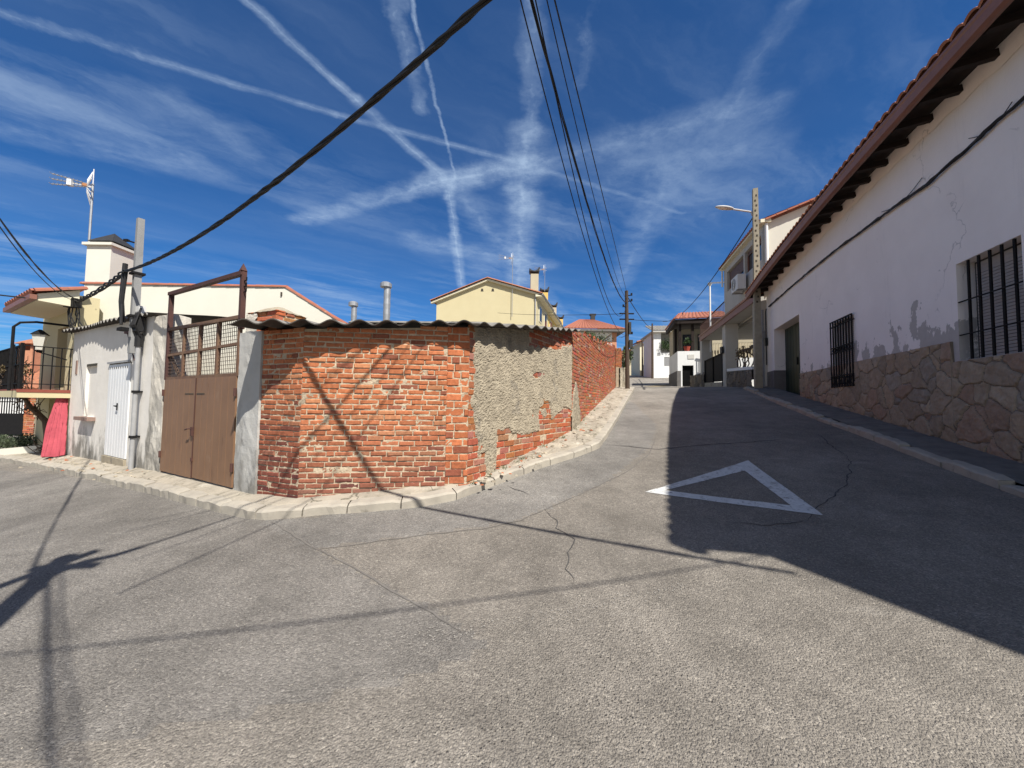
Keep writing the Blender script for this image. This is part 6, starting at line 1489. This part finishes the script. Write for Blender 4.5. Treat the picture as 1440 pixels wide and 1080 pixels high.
for i in range(240):
    s = rnd.random(); p = (C_.lerp(Dn, .55 * s * s) + nD * abs(rnd.gauss(0, .18))) if rnd.random() < .5 else (B_.lerp(C_, s) + nC * abs(rnd.gauss(0, .16)))
    if rnd.random() < .25: p = W0.lerp(GL, rnd.random()) + nS * abs(rnd.gauss(0, .25))
    z = h(p.x, p.y) + .11; s = rnd.uniform(.008, .035); R_ = Matrix.Rotation(rnd.uniform(0, 6.28), 3, 'Z'); g = rnd.uniform(.6, 1.2)
    vs = [V((p.x, p.y, z)) + R_ @ V((x * s * rnd.uniform(.7, 1.2), y * s * rnd.uniform(.7, 1.2), zz * s * .6)) for x, y, zz in ((-1, -.8, 0), (1, -.7, 0), (.9, .9, 0), (-.8, 1, 0), (-.5, -.4, 1), (.5, -.4, .8), (.4, .5, 1), (-.4, .5, .8))]
    c = (g, g * .97, g * .9) if rnd.random() < .8 else (g * 1.1, g * .45, g * .28)
    mb.add(vs, [(4, 5, 6, 7), (0, 1, 5, 4), (1, 2, 6, 5), (2, 3, 7, 6), (3, 0, 4, 7)], 0, c)
MAT['chips'] = simple('wall_chips', (.45, .4, .33), (.3, .27, .22), 20, .9, .4, 60, attr=True)
tag(mb.build('rubble_chips', MAT['chips']), 'broken chips of mortar and brick lying along the foot of the walls', 'rubble', kind='stuff')

# ------------------------------------------------------------------ light and sky
sd = SUNV.normalized(); elev = math.asin(sd.z); azim = math.atan2(sd.x, sd.y)
sun_d = bpy.data.lights.new('sun', 'SUN'); sun_d.energy = 5.0; sun_d.angle = R(.53); sun_d.color = (1, .955, .88)
sun = bpy.data.objects.new('sun', sun_d); COL.objects.link(sun); sun.rotation_euler = sd.to_track_quat('Z', 'Y').to_euler(); sun.location = (0, 0, 30)
wd = bpy.data.worlds.new('World'); S.world = wd; wd.use_nodes = True; nt = wd.node_tree; nt.nodes.clear()
def N_(ty, **kw):
    x = nt.nodes.new(ty)
    for k, v in kw.items(): setattr(x, k, v)
    return x
def MTH(op, a, b=None, clamp=False):
    x = N_('ShaderNodeMath'); x.operation = op; x.use_clamp = clamp
    for i, v in enumerate((a, b)):
        if v is None: continue
        if isinstance(v, (int, float)): x.inputs[i].default_value = v
        else: nt.links.new(v, x.inputs[i])
    return x.outputs[0]
def VM(op, a, b=None, out=0):
    x = N_('ShaderNodeVectorMath'); x.operation = op
    for i, v in enumerate((a, b)):
        if v is None: continue
        if isinstance(v, (tuple, list, Vector)): x.inputs[i].default_value = v
        elif isinstance(v, (int, float)) and op == 'SCALE': x.inputs[3].default_value = v
        else: nt.links.new(v, x.inputs[3] if (op == 'SCALE' and i == 1) else x.inputs[i])
    return x.outputs[out]
def RMP(f, stops):
    x = N_('ShaderNodeValToRGB'); e = x.color_ramp.elements; x.color_ramp.interpolation = 'EASE'
    while len(e) < len(stops): e.new(.5)
    for k, (p, c) in enumerate(stops): e[k].position = p; e[k].color = (c, c, c, 1)
    nt.links.new(f, x.inputs[0]); return x.outputs[0]
def NZ(co, scale, detail=6, rough=.6, out=0):
    x = N_('ShaderNodeTexNoise'); x.inputs['Scale'].default_value = scale; x.inputs['Detail'].default_value = detail; x.inputs['Roughness'].default_value = rough; nt.links.new(co, x.inputs['Vector']); return x.outputs[out]
sky = N_('ShaderNodeTexSky'); sky.sky_type = 'NISHITA'; sky.sun_disc = False; sky.sun_elevation = elev; sky.sun_rotation = azim
sky.altitude = 800; sky.air_density = 1.0; sky.dust_density = .6; sky.ozone_density = 4.0
tc = N_('ShaderNodeTexCoord'); sep = N_('ShaderNodeSeparateXYZ'); nt.links.new(tc.outputs['Generated'], sep.inputs[0])
dz = MTH('MAXIMUM', sep.outputs[2], .03); cmb = N_('ShaderNodeCombineXYZ'); nt.links.new(MTH('DIVIDE', sep.outputs[0], dz), cmb.inputs[0]); nt.links.new(MTH('DIVIDE', sep.outputs[1], dz), cmb.inputs[1])
Q = cmb.outputs[0]                                             # where the view ray meets the cloud layer
def qpt(u, v): r = ray(u, v); return V((r.x / r.z, r.y / r.z, 0))
warp = VM('SCALE', VM('SUBTRACT', NZ(Q, 2.2, 5, .6, 1), (.5, .5, .5)), .30)
warp2 = VM('SCALE', VM('SUBTRACT', NZ(Q, 9, 5, .65, 1), (.5, .5, .5)), .10)
Qw = VM('ADD', VM('ADD', Q, VM('SCALE', warp, .35)), warp2); Qt = VM('ADD', Q, VM('SCALE', warp2, .35))
total = None
def add_cloud(m):
    global total
    total = m if total is None else MTH('SUBTRACT', MTH('ADD', total, m), MTH('MULTIPLY', total, m))
tex_f = RMP(NZ(Q, 7, 6, .72), [(.30, .15), (.68, 1.0)])
def trail(p, q, wpx, op, ragged=0, fade=(0, 1)):
    A, B = qpt(*p), qpt(*q); ba = B - A; mid = ((p[0] + q[0]) / 2, (p[1] + q[1]) / 2)
    dv = V((q[0] - p[0], q[1] - p[1], 0)).normalized(); pr = qpt(mid[0] - dv.y * wpx / 2, mid[1] + dv.x * wpx / 2); m0 = qpt(*mid)
    off = pr - m0; off -= ba * (off.dot(ba) / ba.dot(ba)); W = max(off.length, 1e-4) * .52
    co = Qw if ragged else Qt
    pa = VM('SUBTRACT', co, A); hh = MTH('DIVIDE', VM('DOT_PRODUCT', pa, ba, 1), ba.dot(ba)); hc_ = MTH('MINIMUM', MTH('MAXIMUM', hh, 0.0), 1.0)
    dist = VM('LENGTH', VM('SUBTRACT', pa, VM('SCALE', V(ba), hc_)), None, 1)
    m = RMP(MTH('DIVIDE', dist, W * (2.2 if ragged else 1.7)), [(0.0, 1.0), (.25, .62), (1.0, 0.0)])
    m = MTH('MULTIPLY', m, MTH('MULTIPLY', MTH('ADD', MTH('MULTIPLY', tex_f, .8), .2), min(1, op * 1.2)))
    add_cloud(m)
for args in [((335, -10), (500, 140), 20, .50), ((500, 140), (625, 250), 22, .5), ((625, 250), (790, 440), 34, .26, 1),
             ((0, 20), (200, 80), 20, .26, 1), ((200, 80), (470, 160), 16, .36), ((470, 160), (720, 225), 14, .34), ((720, 225), (960, 300), 10, .2),
             ((575, -10), (640, 250), 9, .52), ((640, 250), (628, 280), 18, .35), ((632, 270), (640, 330), 20, .6), ((640, 330), (652, 425), 22, .6),
             ((545, -10), (600, 160), 30, .32, 1), ((425, 310), (700, 237), 30, .46, 1), ((600, 262), (740, 232), 40, .40, 1), ((740, 232), (1080, 150), 44, .26, 1),
             ((745, -10), (748, 190), 40, .26, 1), ((742, 190), (735, 290), 60, .42, 1), ((735, 270), (728, 400), 50, .45, 1), ((830, -10), (815, 120), 22, .14, 1), ((1130, -10), (1020, 160), 44, .14, 1),
             ((880, 232), (1040, 208), 70, .22, 1), ((940, 250), (870, 400), 60, .24, 1), ((245, 140), (350, 215), 30, .20, 1), ((0, 120), (250, 215), 34, .22, 1), ((0, 180), (290, 240), 40, .22, 1), ((590, 340), (760, 372), 26, .34, 1)]:
    trail(*args)
# veils of cirrus
qa, qb = qpt(0, 150), qpt(330, 245); phi = math.atan2(qb.y - qa.y, qb.x - qa.x)
mp = N_('ShaderNodeMapping'); mp.inputs['Rotation'].default_value = (0, 0, -phi); nt.links.new(VM('ADD', Q, VM('SCALE', warp, 1.1)), mp.inputs[0])
mp2 = N_('ShaderNodeMapping'); mp2.inputs['Scale'].default_value = (.30, 1.35, 1); nt.links.new(mp.outputs[0], mp2.inputs[0])
fib = RMP(NZ(mp2.outputs[0], 2.6, 7, .62), [(.40, 0.0), (.74, 1.0)])
msk = RMP(NZ(Q, .62, 3, .5), [(.38, .12), (.62, 1.0)])
low = RMP(sep.outputs[2], [(.06, .85), (.22, .60), (.42, .48), (.62, .30), (.9, .10)])
add_cloud(MTH('MULTIPLY', MTH('MULTIPLY', fib, msk), MTH('MULTIPLY', low, .66)))
# unseen white cloud added behind the viewpoint as neutral fill for the shade
back = RMP(MTH('MULTIPLY', sep.outputs[1], -1.0), [(.15, 0.0), (.6, 1.0)])
add_cloud(MTH('MULTIPLY', RMP(NZ(Q, .9, 4, .55), [(.34, .35), (.6, 1.0)]), MTH('MULTIPLY', back, .75)))
soft = RMP(NZ(mp2.outputs[0], .9, 4, .5), [(.36, 0.0), (.75, 1.0)])
add_cloud(MTH('MULTIPLY', soft, MTH("MULTIPLY", low, .20)))
tint = N_('ShaderNodeMix'); tint.data_type = 'RGBA'; tint.blend_type = 'MULTIPLY'; tint.inputs[0].default_value = 1; nt.links.new(sky.outputs[0], tint.inputs[6]); tint.inputs[7].default_value = (.255, .62, .97, 1)
mixc = N_('ShaderNodeMix'); mixc.data_type = 'RGBA'; nt.links.new(MTH('MINIMUM', total, 1.0), mixc.inputs[0]); nt.links.new(tint.outputs[2], mixc.inputs[6])
cc = N_('ShaderNodeMix'); cc.data_type = 'RGBA'; nt.links.new(back, cc.inputs[0]); cc.inputs[6].default_value = (4.4, 5.7, 7.5, 1); cc.inputs[7].default_value = (6.0, 5.7, 5.2, 1); nt.links.new(cc.outputs[2], mixc.inputs[7])
bg = N_('ShaderNodeBackground'); bg.inputs[1].default_value = .08; nt.links.new(mixc.outputs[2], bg.inputs[0])
wo = N_('ShaderNodeOutputWorld'); nt.links.new(bg.outputs[0], wo.inputs[0])
S.view_settings.view_transform = 'Standard'; S.view_settings.look = 'None'; S.view_settings.gamma = 1; S.view_settings.exposure = .50
wd.cycles.sampling_method = 'NONE'
S.cycles.max_bounces = 5; S.cycles.diffuse_bounces = 3; S.cycles.glossy_bounces = 2; S.cycles.transparent_max_bounces = 4
